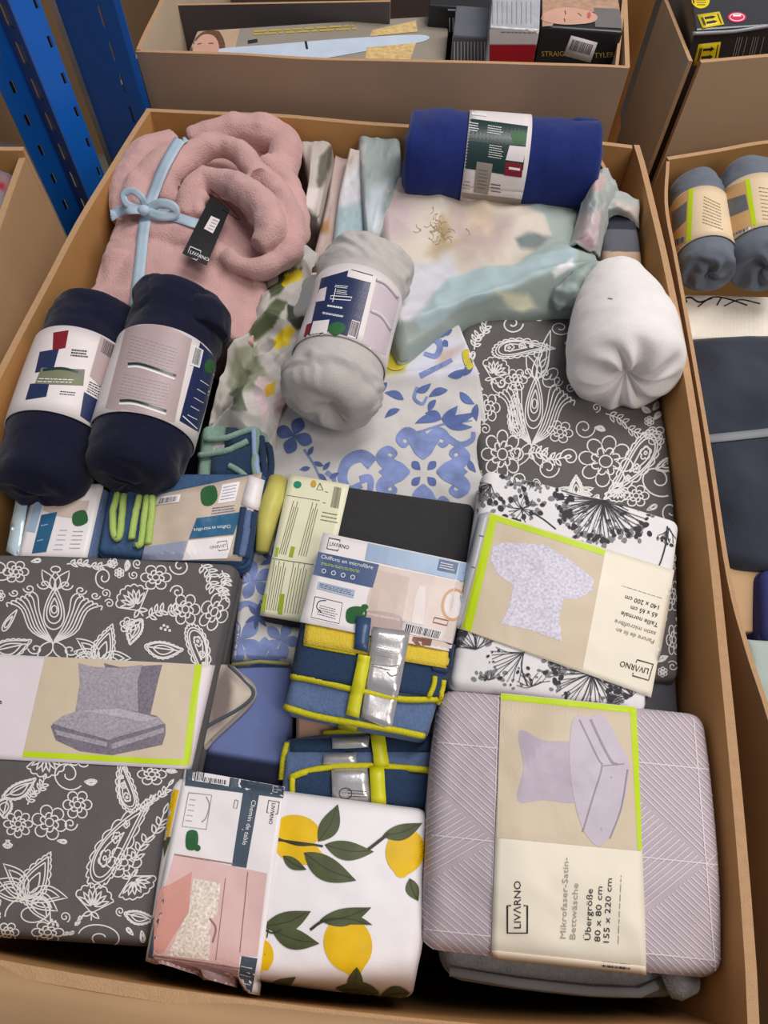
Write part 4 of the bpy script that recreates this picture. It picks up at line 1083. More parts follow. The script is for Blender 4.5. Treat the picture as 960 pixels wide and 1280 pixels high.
# ---- pale grey roll in the middle
rC, tC, bC, dC = make_roll('blanket_roll', 'pale grey fleece roll with a navy printed band in the middle', (458, 334, 0.012), (412, 497, 0.0), 0.0565, M_creamgrey, (.25, .78),
    prof=lambda t: 1.0 + 0.03 * np.cos(np.pi * 2 * t), quiet=(.2, .83), amp=.005, sc=(46, .7), rip=.0034, seed=12, endA=(.35, .1, 3, .05), endB=(.4, .25, 1, .07))
bv = bvh(dC)
decal('printed_panel', [poly([(402, 348), (440, 337), (466, 344), (446, 424), (412, 414), (384, 424), (390, 402)])], bv, M_inkn, tC, .0005, 5)
decal('printed_panel', [rect([(436, 337), (466, 346), (464, 354), (434, 346)]), rect([(392, 402), (412, 400), (408, 420), (386, 424)]), rect([(400, 362), (409, 359), (406, 376), (394, 378)]), rect([(440, 400), (450, 403), (444, 424), (434, 421)])], bv, M_paper, tC, .0009, 5)
decal('printed_panel', [rect([(384, 406), (390, 404), (385, 423), (379, 426)])], bv, M_inkred, tC, .0011, 5)
decal('printed_panel', [poly(ellipse(421, 411, 11, 8, -.2))], bv, M_inkgreen, tC, .0010, 5)
decal('printed_panel', [bars([(440, 401), (449, 404), (444, 422), (435, 419)], seed=9)], bv, M_ink, tC, .0013, 5)
decal('printed_panel', [lines_block([(420, 356), (438, 358), (436, 362), (418, 360)], 2, .9), lines_block([(422, 362), (436, 364), (434, 370), (420, 368)], 3, .8), stroke([(414, 370), (440, 372), (438, 376), (413, 374)], 1.0, True), stroke([(420, 361), (416, 378)], 1), lines_block([(410, 380), (432, 384), (430, 388), (409, 385)], 1, 2.2), lines_block([(404, 390), (434, 396), (432, 398), (403, 393)], 2, .9), lines_block([(440, 339), (462, 345), (460, 350), (438, 344)], 2, 1.2)], bv, M_inkw, tC, .0010, 5)
for k, (a, b, c) in enumerate([((470, 350), (482, 356), (496, 372)), ((463, 389), (476, 396), (487, 412))]):
    tube_px('band_ridge', [a, b, c], bv, .0022, mat('clear_plastic_edge', (224, 218, 220), .25, 0, spec=.6), tC, n=14)
decal('printed_panel', [rect([(470, 352), (500, 372), (482, 444), (452, 432)])], bv, mat('mauve_film', (206, 190, 200), .25, .05, 20, spec=.6), tC, .0004, 5)

# ---- white roll at the right wall
rW, tW, bW, _ = make_roll('blanket_roll', 'plump white fleece roll with a gathered end at the right wall', (768, 356, -0.012), (782, 458, -0.004), 0.0715, M_white,
    prof=lambda t: .6 + .4 * np.sin(np.pi / 2 * np.clip(t * 1.25, 0, 1)), quiet=None, amp=.0018, sc=(30, 1.2), lump=.0015, seed=15, endA=(.3, 0, 3, .02), endB=(.42, .3, 9, .085), squash=.97)
bv = bvh(bW)
decal('printed_mark', [stroke([(760, 373), (766, 374)], 1.2)], bv, M_inkg, tW, .0008, 5)

# ---- royal blue roll at the back
rD, tD, bD, dD = make_roll('blanket_roll', 'royal blue fleece roll with a dark green and white band, lying by the back rim', (514, 194, 0.004), (736, 212, 0.004), 0.0645, M_royal, (.3, .635),
    prof=lambda t: 1.0 + .03 * np.sin(2.4 * t), quiet=(.26, .67), amp=.0022, sc=(30, 1.3), lump=.003, seed=22, endA=(.16, .05, 3, .04), endB=(.14, .06, 3, .05))
union('roll_corner', [tube_geo(np.array([P(700, 160, .05), P(722, 156, .055), P(742, 158, .045), P(744, 172, .03)]), [.008, .011, .012, .008], 10)], M_royal, tD, .003, 4)
bv = bvh(dD)
decal('printed_panel', [poly([(585, 148), (660, 158), (654, 212), (640, 220), (606, 214), (578, 210)])], bv, M_inkdkgreen, tD, .0005, 5)
decal('printed_panel', [poly([(640, 203), (654, 206), (652, 222), (630, 219), (632, 203)])], bv, M_inkred, tD, .0008, 5)
decal('printed_panel', [rect([(637, 182), (658, 184), (654, 203), (632, 200)]), stroke([(582, 165), (578, 210)], 4)], bv, M_paper, tD, .0008, 5)
decal('printed_panel', [rect([(596, 202), (616, 205), (610, 243), (592, 240)]), rect([(572, 240), (652, 249), (650, 256), (570, 246)])], bv, M_taupe, tD, .0010, 5)
decal('printed_panel', [poly(spline([(640, 164), (656, 166), (657, 178), (646, 181), (640, 174)], 16, True))], bv, M_inkgreen, tD, .0009, 5)
decal('printed_panel', [lines_block([(586, 152), (600, 154), (598, 166), (585, 164)], 4, 1.1), lines_block([(610, 156), (630, 159), (628, 170), (609, 167)], 4, .9), lines_block([(612, 180), (630, 183), (628, 200), (610, 197)], 6, .8), stroke([(636, 210), (650, 212)], 3), lines_block([(586, 139), (612, 142), (612, 148), (586, 145)], 1, 3)], bv, M_inkw, tD, .0011, 5)
decal('printed_panel', [lines_block([(599, 210), (611, 212), (607, 238), (596, 236)], 6, .7), lines_block([(614, 228), (628, 230), (626, 242), (613, 240)], 3, 1.3), lines_block([(576, 224), (590, 226), (588, 238), (574, 236)], 3, .7)], bv, M_ink, tD, .0012, 5)

# ================================================================== PINK PLUSH BLANKET
pk = thing('plush_blanket', 'dusty pink plush blanket tied with a pale blue ribbon bow', 'blanket', P(240, 280, -0.14))
def TP(pts, r, n=24, na=12):
    pts = [(p[0], p[1] + 9, p[2] - .014) for p in pts]
    return tube_geo(np.array([P(*p) for p in spline(pts, n)]), np.interp(np.linspace(0, 1, n), np.linspace(0, 1, len(np.atleast_1d(r))), np.atleast_1d(r)) * .84, na)
def slab_geo(rows, th):
    c = ctrl(rows); g = np.einsum('ki,lj,ijc->klc', crw(np.linspace(0, 1, 14), c.shape[0]), crw(np.linspace(0, 1, 14), c.shape[1]), c)
    low = g - np.array([0, 0, th]); V = np.concatenate([g.reshape(-1, 3), low.reshape(-1, 3)]); n = 14; N = n * n; f = grid_faces(n, n); idx = np.arange(N).reshape(n, n)
    lp = np.concatenate([idx[0, :], idx[1:, -1], idx[-1, -2::-1], idx[-2:0:-1, 0]])
    return V, np.concatenate([f, f[:, ::-1] + N, np.stack([lp, np.roll(lp, -1), np.roll(lp, -1) + N, lp + N], 1)]).tolist()
geo = [
    slab_geo([[(165, 200, -.045), (240, 178, -.035), (345, 180, -.04)], [(148, 262, -.025), (230, 262, -.015), (345, 280, -.04)], [(128, 320, -.02), (210, 325, -.01), (322, 350, -.04)], [(110, 372, -.022), (200, 392, -.025), (318, 430, -.05)]], .11),
    TP([(158, 268, -.02), (162, 225, -.01), (180, 192, -.005), (222, 172, -.005)], [.03, .034, .034, .03]),
    TP([(170, 262, -.0), (178, 225, .01), (205, 200, .015), (240, 185, .015)], [.026, .03, .03, .022]),
    TP([(240, 172, -.005), (290, 158, -.0), (335, 160, -.002), (355, 175, -.01), (350, 210, -.02)], [.024, .032, .034, .03, .026]),
    TP([(206, 245, .005), (212, 212, .02), (240, 184, .026), (278, 172, .024), (308, 190, .02), (325, 215, .016)], [.018, .024, .022, .018, .022, .024]),
    TP([(262, 215, .018), (300, 224, .026), (328, 250, .024), (336, 280, .018), (322, 300, .012)], [.02, .028, .03, .026, .018]),
    TP([(322, 205, .01), (350, 235, .006), (364, 275, 0), (358, 312, -.006), (334, 326, -.006), (304, 324, -.004), (282, 312, -.004)], [.02, .022, .022, .02, .019, .018, .015]),
    TP([(335, 195, -.01), (362, 230, -.015), (372, 265, -.02), (368, 300, -.03)], [.02, .024, .022, .016]),
    TP([(232, 262, .0), (240, 232, .012), (262, 212, .016)], [.016, .02, .02]),
    TP([(250, 262, .002), (246, 246, .008), (256, 236, .01)], [.01, .012, .011]),
    TP([(150, 300, -.022), (190, 290, -.012), (240, 300, -.01), (300, 330, -.025)], [.026, .03, .03, .026]),
    TP([(150, 318, -.014), (140, 352, -.02)], [.026, .02]),
    TP([(318, 345, -.035), (326, 390, -.05), (318, 425, -.06)], [.018, .02, .018]),
]
pk_o = union('plush_bundle', geo, M_pink, pk, .0034, 4, (.0035, 22), 3, rdg=(.0028, 17))
bv = bvh(pk_o)
M_rib = mat('pale_blue_ribbon', (172, 190, 206), .5, .04, 60, spec=.4)
def strip_px(name, pts, w, bv, m, parent, off=.003, n=36):
    p = spline(pts, n); d = np.gradient(p, axis=0); d /= np.linalg.norm(d, axis=1)[:, None]; nn = np.stack([-d[:, 1], d[:, 0]], 1) * w / 2
    pos = []
    for k in range(n):
        row = []
        for s_ in (-1, -.33, .33, 1):
            l, nr = hit(bv, *(p[k] + nn[k] * s_)); row.append(l if l is not None else P(*p[k], 0.0))
        pos.append(row)
    pos = np.array(pos)
    z = pos[..., 2].max(1); z = np.convolve(np.pad(z, 3, 'edge'), np.ones(7) / 7, 'valid')
    for k in range(n):
        for i in range(4):
            dr = pos[k, i] - CAM; t = (max(z[k], pos[k, i][2]) + off - CAM[2]) / dr[2]; pos[k, i] = CAM + dr * t
    return thick_grid(name, pos, .001, m, parent)
strip_px('ribbon', [(231, 170), (222, 178), (204, 210), (192, 240), (184, 262)], 14, bv, M_rib, pk)
strip_px('ribbon', [(184, 262), (179, 290), (175, 330), (168, 384)], 14, bv, M_rib, pk)
strip_px('ribbon', [(186, 264), (215, 270), (248, 280)], 12, bv, M_rib, pk)
strip_px('ribbon', [(134, 272), (155, 262), (182, 260)], 13, bv, M_rib, pk, .006)
kz = hit(bv, 183, 262)[0][2] - RIM + .012
def loop_px(pts, wid):
    path = np.array([P(*p) for p in spline(pts, 26)]); return ribbon('ribbon_loop', path, wid, M_rib, pk, .001, up=(0, .6, -.8))
loop_px([(184, 262, kz), (200, 254, kz + .012), (216, 258, kz + .012), (218, 268, kz + .004), (200, 270, kz + .002), (184, 264, kz)], .013)
loop_px([(182, 260, kz), (176, 246, kz + .014), (164, 238, kz + .016), (154, 244, kz + .01), (160, 256, kz + .004), (182, 262, kz)], .010)
mesh('ribbon_knot', *ellipsoid_geo(P(180, 263, kz + .002), (.009, .0085, .007), 0, 10), M_rib, pk)
M_tag = mat('black_card', (22, 22, 24), .45, .03, 30, spec=.4)
tg = card('hang_tag', [(264, 250), (288, 266), (259, 336), (229, 321)], bv, M_tag, pk, .006, .0009, flat=True)
bt = bvh(tg)
decal('price_sticker', [rect([(264, 270), (275, 275), (266, 292), (255, 286)])], bt, M_paper, tg, .0004, 30)
decal('printed_panel', [lines_block([(267, 273), (274, 276), (266, 290), (259, 287)], 4, .8), ], bt, M_ink, tg, .0007, 30)
decal('lettering', [logo((237, 317), (260, 327), 4.5, 1.0)], bt, M_inkw, tg, .0005, 30)
tube('tag_string', spline(np.array([P(266, 252, .0) + [0, 0, .02], P(285, 256, .018), P(300, 275, .02), P(278, 262, .02)]), 14), .0006, M_black, pk, 5)
# ================================================================== PACKS WITH PRINTED SLEEVES
M_cream = mat('cream_sleeve', (238, 228, 210), .45, .02, 30, spec=.35)
M_tan = mat('tan_picture_print', (208, 190, 166), .45, .03, 12, spec=.35)
M_lime = mat('lime_stripe_print', (190, 216, 24), .45, .02, 30, spec=.35)
M_lilpaper = mat('pale_lilac_sleeve', (228, 216, 222), .45, .02, 30, spec=.35)
M_whitepaper = mat('white_sleeve', (236, 228, 230), .42, .02, 30, spec=.4)
M_slate = mat('slate_print', (72, 84, 100), .45, .03, 30, spec=.35)

# ---- picture sleeve of the front-left paisley pack
bv = bvh(paisL_o)
sl = card('paper_sleeve', [(-86, 814), (268, 832), (238, 962), (-96, 944)], bv, M_lilpaper, paisL, .0016, .0008)
bs = bvh(sl)
decal('picture_panel', [rect([(57, 819), (252, 830), (238, 957), (28, 946)])], bs, M_tan, sl, .0003, 20)
decal('stripe', [rect([(244, 830), (253, 831), (236, 957), (228, 957)]), rect([(30, 939), (232, 950), (231, 957), (28, 946)])], bs, M_lime, sl, .0006, 20)
M_duvet = mat('picture_bedding_grey', (158, 150, 160), .45, .28, 420, spec=.35); M_duvet2 = mat('picture_bedding_dark', (118, 110, 122), .45, .3, 420, spec=.35)
decal('picture_pillow', [poly([(130, 829), (150, 834), (203, 831), (198, 850), (188, 894), (150, 893)])], bs, M_duvet2, sl, .0004, 10, near=8)
decal('picture_pillow', [poly([(98, 829), (118, 834), (150, 835), (178, 831), (172, 852), (173, 894), (94, 891), (100, 855)])], bs, M_duvet, sl, .0008, 10, near=8)
decal('picture_duvet', [poly([(64, 908), (78, 896), (100, 888), (150, 885), (196, 895), (207, 906), (207, 918), (203, 931), (140, 944), (100, 939), (70, 925)])], bs, M_duvet2, sl, .0012, 10)
decal('picture_duvet', [poly([(66, 905), (80, 895), (100, 888), (150, 885), (200, 898), (205, 905), (136, 925), (100, 915)]), poly([(68, 912), (100, 920), (134, 928), (134, 934), (72, 919)]), poly([(140, 930), (205, 910), (205, 916), (140, 937)])], bs, M_duvet, sl, .0016, 10)
decal('picture_duvet_light', [poly([(100, 889), (150, 886), (198, 898), (180, 903), (140, 895)])], bs, mat('picture_bedding_light', (176, 168, 178), .45, .25, 420), sl, .002, 10)
decal('lettering', [text('e', (-6, 880), (3, 880), 7)], bs, M_ink, sl, .0008, 10)

# ---- black and white seed-head bedding
M_dand = mat('white_printed_cotton', (232, 228, 230), .85, .02, 90, .2, 1200, spec=.15)
dn = thing('bedding_pack', 'white bedding pack printed with black and grey seed heads, beige sleeve read upside down', 'bedding', P(700, 730, -.06))
dn_o = pack('folded_cover', [[(606, 583, -.02), (690, 604, -.012), (772, 626, -.012), (852, 650, -.02)], [(585, 720, -.015), (665, 740, -.008), (750, 760, -.008), (834, 780, -.016)], [(562, 856, -.022), (645, 868, -.016), (725, 880, -.016), (806, 892, -.022)]],
            .042, M_dand, dn, 50, 44, .010, .003, (.0016, 24), 6, layers=3)
rnd = random.Random(5); K1, K2 = [], []
def umbel(cx, cy, r, a0, a1, n, blob=4.5, core=.0, dens=2):
    for k in range(n):
        a = math.radians(a0 + (a1 - a0) * (k + rnd.random() * .6) / n); rr = r * (.8 + .3 * rnd.random())
        e = (cx + rr * math.cos(a), cy + rr * math.sin(a) * .85); m_ = ((cx + e[0]) / 2 + rnd.uniform(-3, 3), (cy + e[1]) / 2 + rnd.uniform(-3, 3))
        K1.append(stroke(spline([(cx, cy), m_, e], 8), .75))
        for j in range(dens):
            b = blob * rnd.uniform(.5, 1.0); q = (e[0] + rnd.uniform(-8, 8), e[1] + rnd.uniform(-7, 7))
            (K1 if rnd.random() < .38 else K2).append(poly(ellipse(q[0], q[1], b, b * .72, rnd.random() * 3, 9)))
umbel(754, 626, 60, 25, 165, 30, 4.6, dens=3); umbel(754, 626, 38, 10, 175, 16, 3.5, dens=1); umbel(754, 626, 58, 150, 200, 10, 4.8, dens=3)
umbel(652, 636, 20, 0, 360, 16, 5, dens=2); umbel(614, 606, 22, 60, 200, 10, 5, dens=2); umbel(665, 598, 16, 20, 160, 9, 4, dens=2); umbel(642, 592, 14, 0, 180, 8, 4)
umbel(836, 660, 22, 60, 150, 7, 3)
K1 += [stroke(spline([(834, 658), (832, 680), (825, 704), (818, 716)], 12), 1.8), stroke(spline([(664, 640), (680, 650), (695, 662)], 8), 1.4), stroke(spline([(754, 626), (760, 615), (770, 606)], 8), 1.4)]
umbel(654, 816, 44, 95, 200, 12, 2.5, dens=1); umbel(595, 812, 34, 180, 340, 18, 5.5, dens=3); umbel(740, 842, 50, 20, 200, 26, 4, dens=2); umbel(700, 830, 16, 0, 360, 12, 5, dens=2); umbel(665, 858, 22, 180, 360, 9, 3); umbel(790, 870, 26, 150, 300, 16, 5, dens=3); umbel(612, 850, 14, 180, 360, 9, 4, dens=2)
K1 += [stroke(spline([(655, 815), (652, 835), (660, 858)], 10), 1.3), stroke(spline([(740, 842), (735, 858), (728, 875)], 10), 1.5), stroke([(802, 861), (808, 863), (806, 884)], 2)]
for k in range(14): K2.append(poly(ellipse(600 + rnd.uniform(-12, 18), 620 + rnd.uniform(-25, 20), 3.6, 2.6, rnd.random() * 3, 8)))
dv = bvh(dn_o)
decal('printed_pattern', K2, dv, mat('grey_print', (132, 130, 134), .85, .1), dn, .0008, 6); decal('printed_pattern', K1, dv, mat('black_print', (62, 61, 66), .85, .1), dn, .0012, 6)
sl = card('paper_sleeve', [(611, 641), (842, 714), (813, 872), (574, 786)], dv, M_cream, dn, .0022, .0008)
bs = bvh(sl)
decal('picture_panel', [rect([(613, 642), (757, 688), (728, 838), (577, 786)])], bs, M_tan, sl, .0003, 20)
decal('stripe', [rect([(613, 642), (757, 688), (755, 695), (615, 650)]), rect([(613, 642), (622, 646), (589, 790), (578, 786)])], bs, M_lime, sl, .0006, 20)
decal('picture_bedding', [poly([(616, 684), (630, 678), (680, 681), (710, 698), (742, 724), (741, 738), (724, 748), (704, 750), (699, 772), (702, 802), (664, 788), (626, 780), (636, 760), (642, 732), (622, 718), (613, 700)])], bs, mat('picture_bedding_print', (204, 198, 212), .45, .3, 330, spec=.35), sl, .0006, 10)
decal('lettering', [logo((811, 836), (776, 826), 7.5, 1.4)], bs, M_ink, sl, .0008, 10)
def updown(s, a, b, cap): return text(s, a, b, cap)
decal('lettering', [text('Taille normale', (823, 779), (777, 764), 6), text('65 x 65 cm', (822, 767), (789, 757), 6), text('140 x 200 cm', (824, 757), (782, 744), 6)], bs, M_ink, sl, .0008, 10)
decal('lettering', [text('Parure de lit en', (818, 800), (771, 785), 5.5), text('satin microfibre', (820, 790), (769, 774), 5.5)], bs, mat('grey_brown_ink', (140, 128, 118), .5, 0), sl, .0008, 10)
decal('small_print', [lines_block([(826, 746), (774, 730), (776, 733), (828, 750)], 1, .6, .95)], bs, M_inkg, sl, .0008, 10)
sp = card('sleeve_spine', [(600, 644), (612, 641), (576, 787), (566, 783)], dv, mat('silver_spine', (176, 178, 184), .35, .05, 30, spec=.5), dn, .0026, .0008)
decal('small_print', [lines_block([(604, 650), (609, 651), (590, 730), (585, 728)], 2, 1.0, .95)], bvh(sp), M_ink, sp, .0004, 10)

# ---- lilac bedding with white herringbone lines
M_lilac = mat('lilac_satin', (186, 172, 180), .7, .03, 90, .15, 1200, spec=.2)
li = thing('bedding_pack', 'lilac bedding pack with white herringbone lines and cream sleeve, front right', 'bedding', P(720, 1040, -.075))
li_o = pack('folded_cover', [[(552, 858, -.028), (660, 868, -.012), (770, 878, -.012), (884, 890, -.028)], [(541, 965, -.015), (655, 975, .0), (780, 985, .0), (897, 995, -.02)], [(535, 1075, -.015), (650, 1090, .0), (790, 1100, .0), (906, 1110, -.02)], [(530, 1184, -.03), (650, 1198, -.018), (790, 1212, -.018), (908, 1223, -.035)]],
            .055, M_lilac, li, 70, 70, .014, .004, (.0014, 26), 9, layers=3, lip=.002, rdg=(.0012, [[14, 12, 0], [-12, 14, 0], [0, 0, 0]]))
lv = bvh(li_o)
H1, H2 = [], []
fq = quad_at([(552, 858), (884, 890), (916, 1226), (530, 1184)])
def hatch(s0, t0, s1, t1, dr, n=13, half=None):
    """parallel lines across one cell, slanting one way"""
    for k in range(1, 2 * n):
        c = k / n
        if dr > 0: a, b = ((0, c), (c, 0)) if c <= 1 else ((c - 1, 1), (1, c - 1))
        else: a, b = ((0, 1 - c), (c, 1)) if c <= 1 else ((c - 1, 0), (1, 2 - c))
        a, b = np.array(a, float), np.array(b, float)
        if half is not None:
            # keep only the half beyond the cell's crossing diagonal
            ts = np.linspace(0, 1, 25); q = a + (b - a) * ts[:, None]
            keep = (q[:, 0] > q[:, 1]) if (half[0] == 'd') else (q[:, 0] + q[:, 1] < 1)
            if half[1] == '-': keep = ~keep
            if keep.sum() < 2: continue
            q = q[keep]; a, b = q[0], q[-1]
        H1.append(stroke(fq([(s0 + (s1 - s0) * a[0], t0 + (t1 - t0) * a[1]), (s0 + (s1 - s0) * b[0], t0 + (t1 - t0) * b[1])]), 1.35))
su_ = [-.22, .214, .62, 1.03]; sv_ = [-.1, .225, .57, .905, 1.25]
su_ = [0.0, .43 * .5, .645, .93, 1.0]
cellS = [(-.22, .215), (.215, .58), (.58, .945), (.945, 1.3)]; cellT = [(-.17, .215), (.215, .57), (.57, .93), (.93, 1.3)]
for i, (s0, s1) in enumerate(cellS):
    for j, (t0, t1) in enumerate(cellT):
        a = (i + j) % 2
        if a: hatch(s0, t0, s1, t1, 1, 13, 'd+' if i % 2 else 'd-'); hatch(s0, t0, s1, t1, -1, 13, 'd-' if i % 2 else 'd+')
        else: hatch(s0, t0, s1, t1, -1, 13, 'a+' if j % 2 else 'a-'); hatch(s0, t0, s1, t1, 1, 13, 'a-' if j % 2 else 'a+')
for s0, s1 in cellS: H2.append(stroke(fq([(s0, 0), (s0, 1)]), 1.7))
for t0, t1 in cellT: H2.append(stroke(fq([(0, t0), (1, t0)]), 1.7))
M_lilline = mat('white_line_print', (218, 208, 214), .7, .02)
decal('printed_pattern', H1 + H2, lv, M_lilline, li, .0006, 9)
sl = card('paper_sleeve', [(626, 867), (794, 884), (807, 1210), (614, 1190)], lv, M_cream, li, .0022, .0008)
bs = bvh(sl)
decal('picture_panel', [rect([(626, 867), (794, 884), (804, 1064), (621, 1047)])], bs, M_tan, sl, .0003, 20)
decal('stripe', [rect([(626, 867), (794, 884), (794, 892), (626, 875)]), rect([(787, 884), (795, 885), (804, 1064), (797, 1063)])], bs, M_lime, sl, .0006, 20)
M_pl = mat('picture_bedding_lilac', (182, 168, 182), .45, .06, 60, spec=.35); M_pl2 = mat('picture_bedding_lilac_fold', (150, 136, 152), .45, .06, 60, spec=.35); M_pl3 = mat('picture_bedding_lilac_light', (196, 184, 196), .45, .05, 60)
decal('picture_pillow', [poly(spline([(649, 914), (680, 926), (718, 930), (722, 965), (720, 1002), (680, 1000), (647, 1001), (654, 960)], 40, True))], bs, M_pl, sl, .0006, 10)
decal('picture_duvet', [poly(spline([(714, 908), (722, 895), (736, 900), (752, 930), (760, 955), (774, 960), (756, 1052), (734, 1046), (720, 1010), (712, 955)], 50, True)), poly(spline([(742, 894), (756, 896), (772, 925), (786, 956), (782, 990), (766, 1040), (752, 1052), (748, 1045), (756, 960), (742, 930), (736, 905)], 50, True))], bs, M_pl3, sl, .0009, 10)
decal('picture_crease', [stroke(spline([(724, 900), (736, 925), (748, 950), (752, 960), (740, 1000), (728, 1040)], 24), 2), stroke(spline([(738, 900), (752, 930), (764, 952), (772, 956)], 16), 3), stroke([(752, 958), (780, 955)], 1.2), stroke(spline([(784, 962), (776, 1010), (762, 1048)], 12), 2)], bs, M_pl2, sl, .0012, 8)
decal('lettering', [logo((651, 1160), (651, 1101), 9, 2.0)], bs, M_ink, sl, .0008, 12)
M_thin = mat('thin_grey_ink', (168, 158, 148), .5, 0)
decal('lettering', [text('Mikrofaser-Satin-', (707, 1173), (711, 1072), 7.5), text('Bettw\u00e4sche', (719, 1174), (723, 1104), 7.5)], bs, M_thin, sl, .0008, 12)
decal('lettering', [text('\u00dcbergr\u00f6\u00dfe', (738, 1175), (741, 1111), 8), text('80 x 80 cm', (750, 1177), (753, 1108), 7.5), text('155 x 220 cm', (761, 1178), (765, 1098), 7.5)], bs, M_ink, sl, .0008, 12)
decal('small_print', [lines_block([(771, 1180), (775, 1090), (778, 1090), (774, 1180)], 1, .7, .95)], bs, M_inkg, sl, .0008, 12)
fe = card('sleeve_fold', [(615, 1184), (806, 1204), (807, 1214), (617, 1194)], lv, mat('cream_sleeve_fold', (232, 216, 196), .45, .03), li, .0030, .0008)
decal('barcode', [bars([(752, 1202), (788, 1206), (788, 1212), (752, 1208)], seed=3)], bvh(fe), M_ink, fe, .0006, 10, near=8)

# ---- grey towel below it
M_towel = mat('grey_terry', (142, 144, 148), .95, .12, 200, .9, 420, sheen=.3, spec=.1)
tw = thing('towel', 'folded grey terry towel under the lilac pack at the front rim', 'towel', P(700, 1200, -.12))
pack('folded_towel', [[(552, 1150, -.085), (650, 1160, -.085), (760, 1168, -.085), (850, 1180, -.085)], [(554, 1190, -.085), (650, 1200, -.08), (760, 1212, -.08), (862, 1215, -.08)], [(562, 1222, -.095), (650, 1236, -.09), (760, 1247, -.088), (858, 1246, -.086)]], .035, M_towel, tw, 50, 30, .014, .0, (.002, 40), 4, layers=2)
mesh('rolled_corner', *tube_geo(np.array([P(830, 1225, -.078), P(845, 1220, -.074), P(866, 1222, -.076)]), [.014, .018, .012], 14), M_towel, tw)
tube('woven_border', np.array([P(562, 1214, -.086), P(650, 1229, -.081), P(740, 1239, -.08), P(800, 1241, -.08), P(832, 1226, -.078)]), .004, mat('grey_border', (136, 138, 142), .9), tw, 8, .5)

# ---- lemon tablecloth pack
M_sat = mat('white_satin', (236, 230, 234), .5, .02, 60, .1, 900, spec=.3)
le = thing('tablecloth_pack', 'white tablecloth pack printed with yellow lemons and green leaves, front centre', 'tablecloth', P(360, 1110, -.08))
le_o = pack('folded_cloth', [[(214, 968, -.034), (330, 985, -.032), (440, 1000, -.03), (536, 1012, -.036)], [(200, 1060, -.03), (320, 1070, -.026), (430, 1080, -.024), (530, 1090, -.034)], [(186, 1150, -.031), (310, 1165, -.026), (420, 1172, -.026), (528, 1170, -.036)], [(180, 1194, -.04), (300, 1215, -.036), (410, 1220, -.036), (520, 1216, -.046)], [(180, 1200, -.085), (296, 1222, -.08), (408, 1238, -.08), (514, 1248, -.085)]],
            .06, M_sat, le, 60, 60, .010, .0, (.002, 20), 13, layers=3)
ev = bvh(le_o)
Y, G, D, Yd = [], [], [], []
def lemon(cx, cy, rx, ry, deg):
    a = np.linspace(0, 2 * np.pi, 30, endpoint=False); r = 1 + .16 * np.exp(-((np.cos(a) - 1) / .04) ** 2 * .5) + .05 * np.exp(-((np.cos(a) + 1) / .04) ** 2)
    x, y = rx * r * np.cos(a), ry * np.sin(a); c, s = math.cos(math.radians(deg)), math.sin(math.radians(deg))
    Y.append(poly(np.stack([cx + c * x - s * y, cy + s * x + c * y], 1)))
lemon(371, 1039, 29, 20, 8); lemon(373, 1064, 28, 16, 12); lemon(506, 1064, 29, 24, 100); lemon(435, 1180, 35, 30, 75); lemon(322, 1192, 20, 14, 80)
lemon(330, 1192, 18, 12, 80)
Yd += [stroke(spline([(346, 1048), (372, 1056), (394, 1056)], 10), 2.5)]
def lf(x, y, l, w, a, b=.06): G.append(poly(leaf_out(x, y, l, w, a, 14, b))); D.append(stroke(spline([(x, y), (x + l * .5 * math.cos(math.radians(a)) - b * l * math.sin(math.radians(a)), y + l * .5 * math.sin(math.radians(a)) + b * l * math.cos(math.radians(a))), (x + l * .9 * math.cos(math.radians(a)), y + l * .9 * math.sin(math.radians(a)))], 8), .9))
lf(398, 1052, 52, 24, -62); lf(406, 1056, 62, 24, 8); lf(380, 1066, 74, 30, 28); lf(478, 1045, 52, 20, -18); lf(330, 1158, 62, 26, -18); lf(340, 1162, 62, 26, 16); lf(400, 1150, 66, 22, -14); lf(408, 1150, 58, 14, 6, -.08); lf(446, 1208, 48, 20, 88); lf(330, 1238, 44, 16, -24); lf(478, 1245, 60, 20, 190); lf(354, 1070, 34, 14, 30); lf(512, 1098, 30, 16, 70); lf(512, 1240, 40, 18, 170)
D += [stroke(spline([(346, 1050), (378, 1054), (404, 1058)], 10), 2.6), stroke(spline([(460, 1062), (478, 1048), (486, 1042)], 8), 4), stroke(spline([(388, 1162), (402, 1152), (420, 1148)], 8), 3.4), stroke(spline([(326, 1158), (340, 1166), (352, 1162)], 8), 2), stroke(spline([(334, 1172), (336, 1160)], 4), 1.5)]
decal('printed_lemon', Y, ev, mat('lemon_yellow_print', (226, 182, 14), .5, .12, 40, spec=.3), le, .0008, 6)
decal('printed_leaf', G, ev, mat('leaf_green_print', (76, 82, 50), .5, .28, 60, spec=.3), le, .0012, 6)
decal('printed_stem', D + Yd, ev, mat('dark_leaf_print', (54, 56, 36), .5, .1, 60), le, .0016, 6)
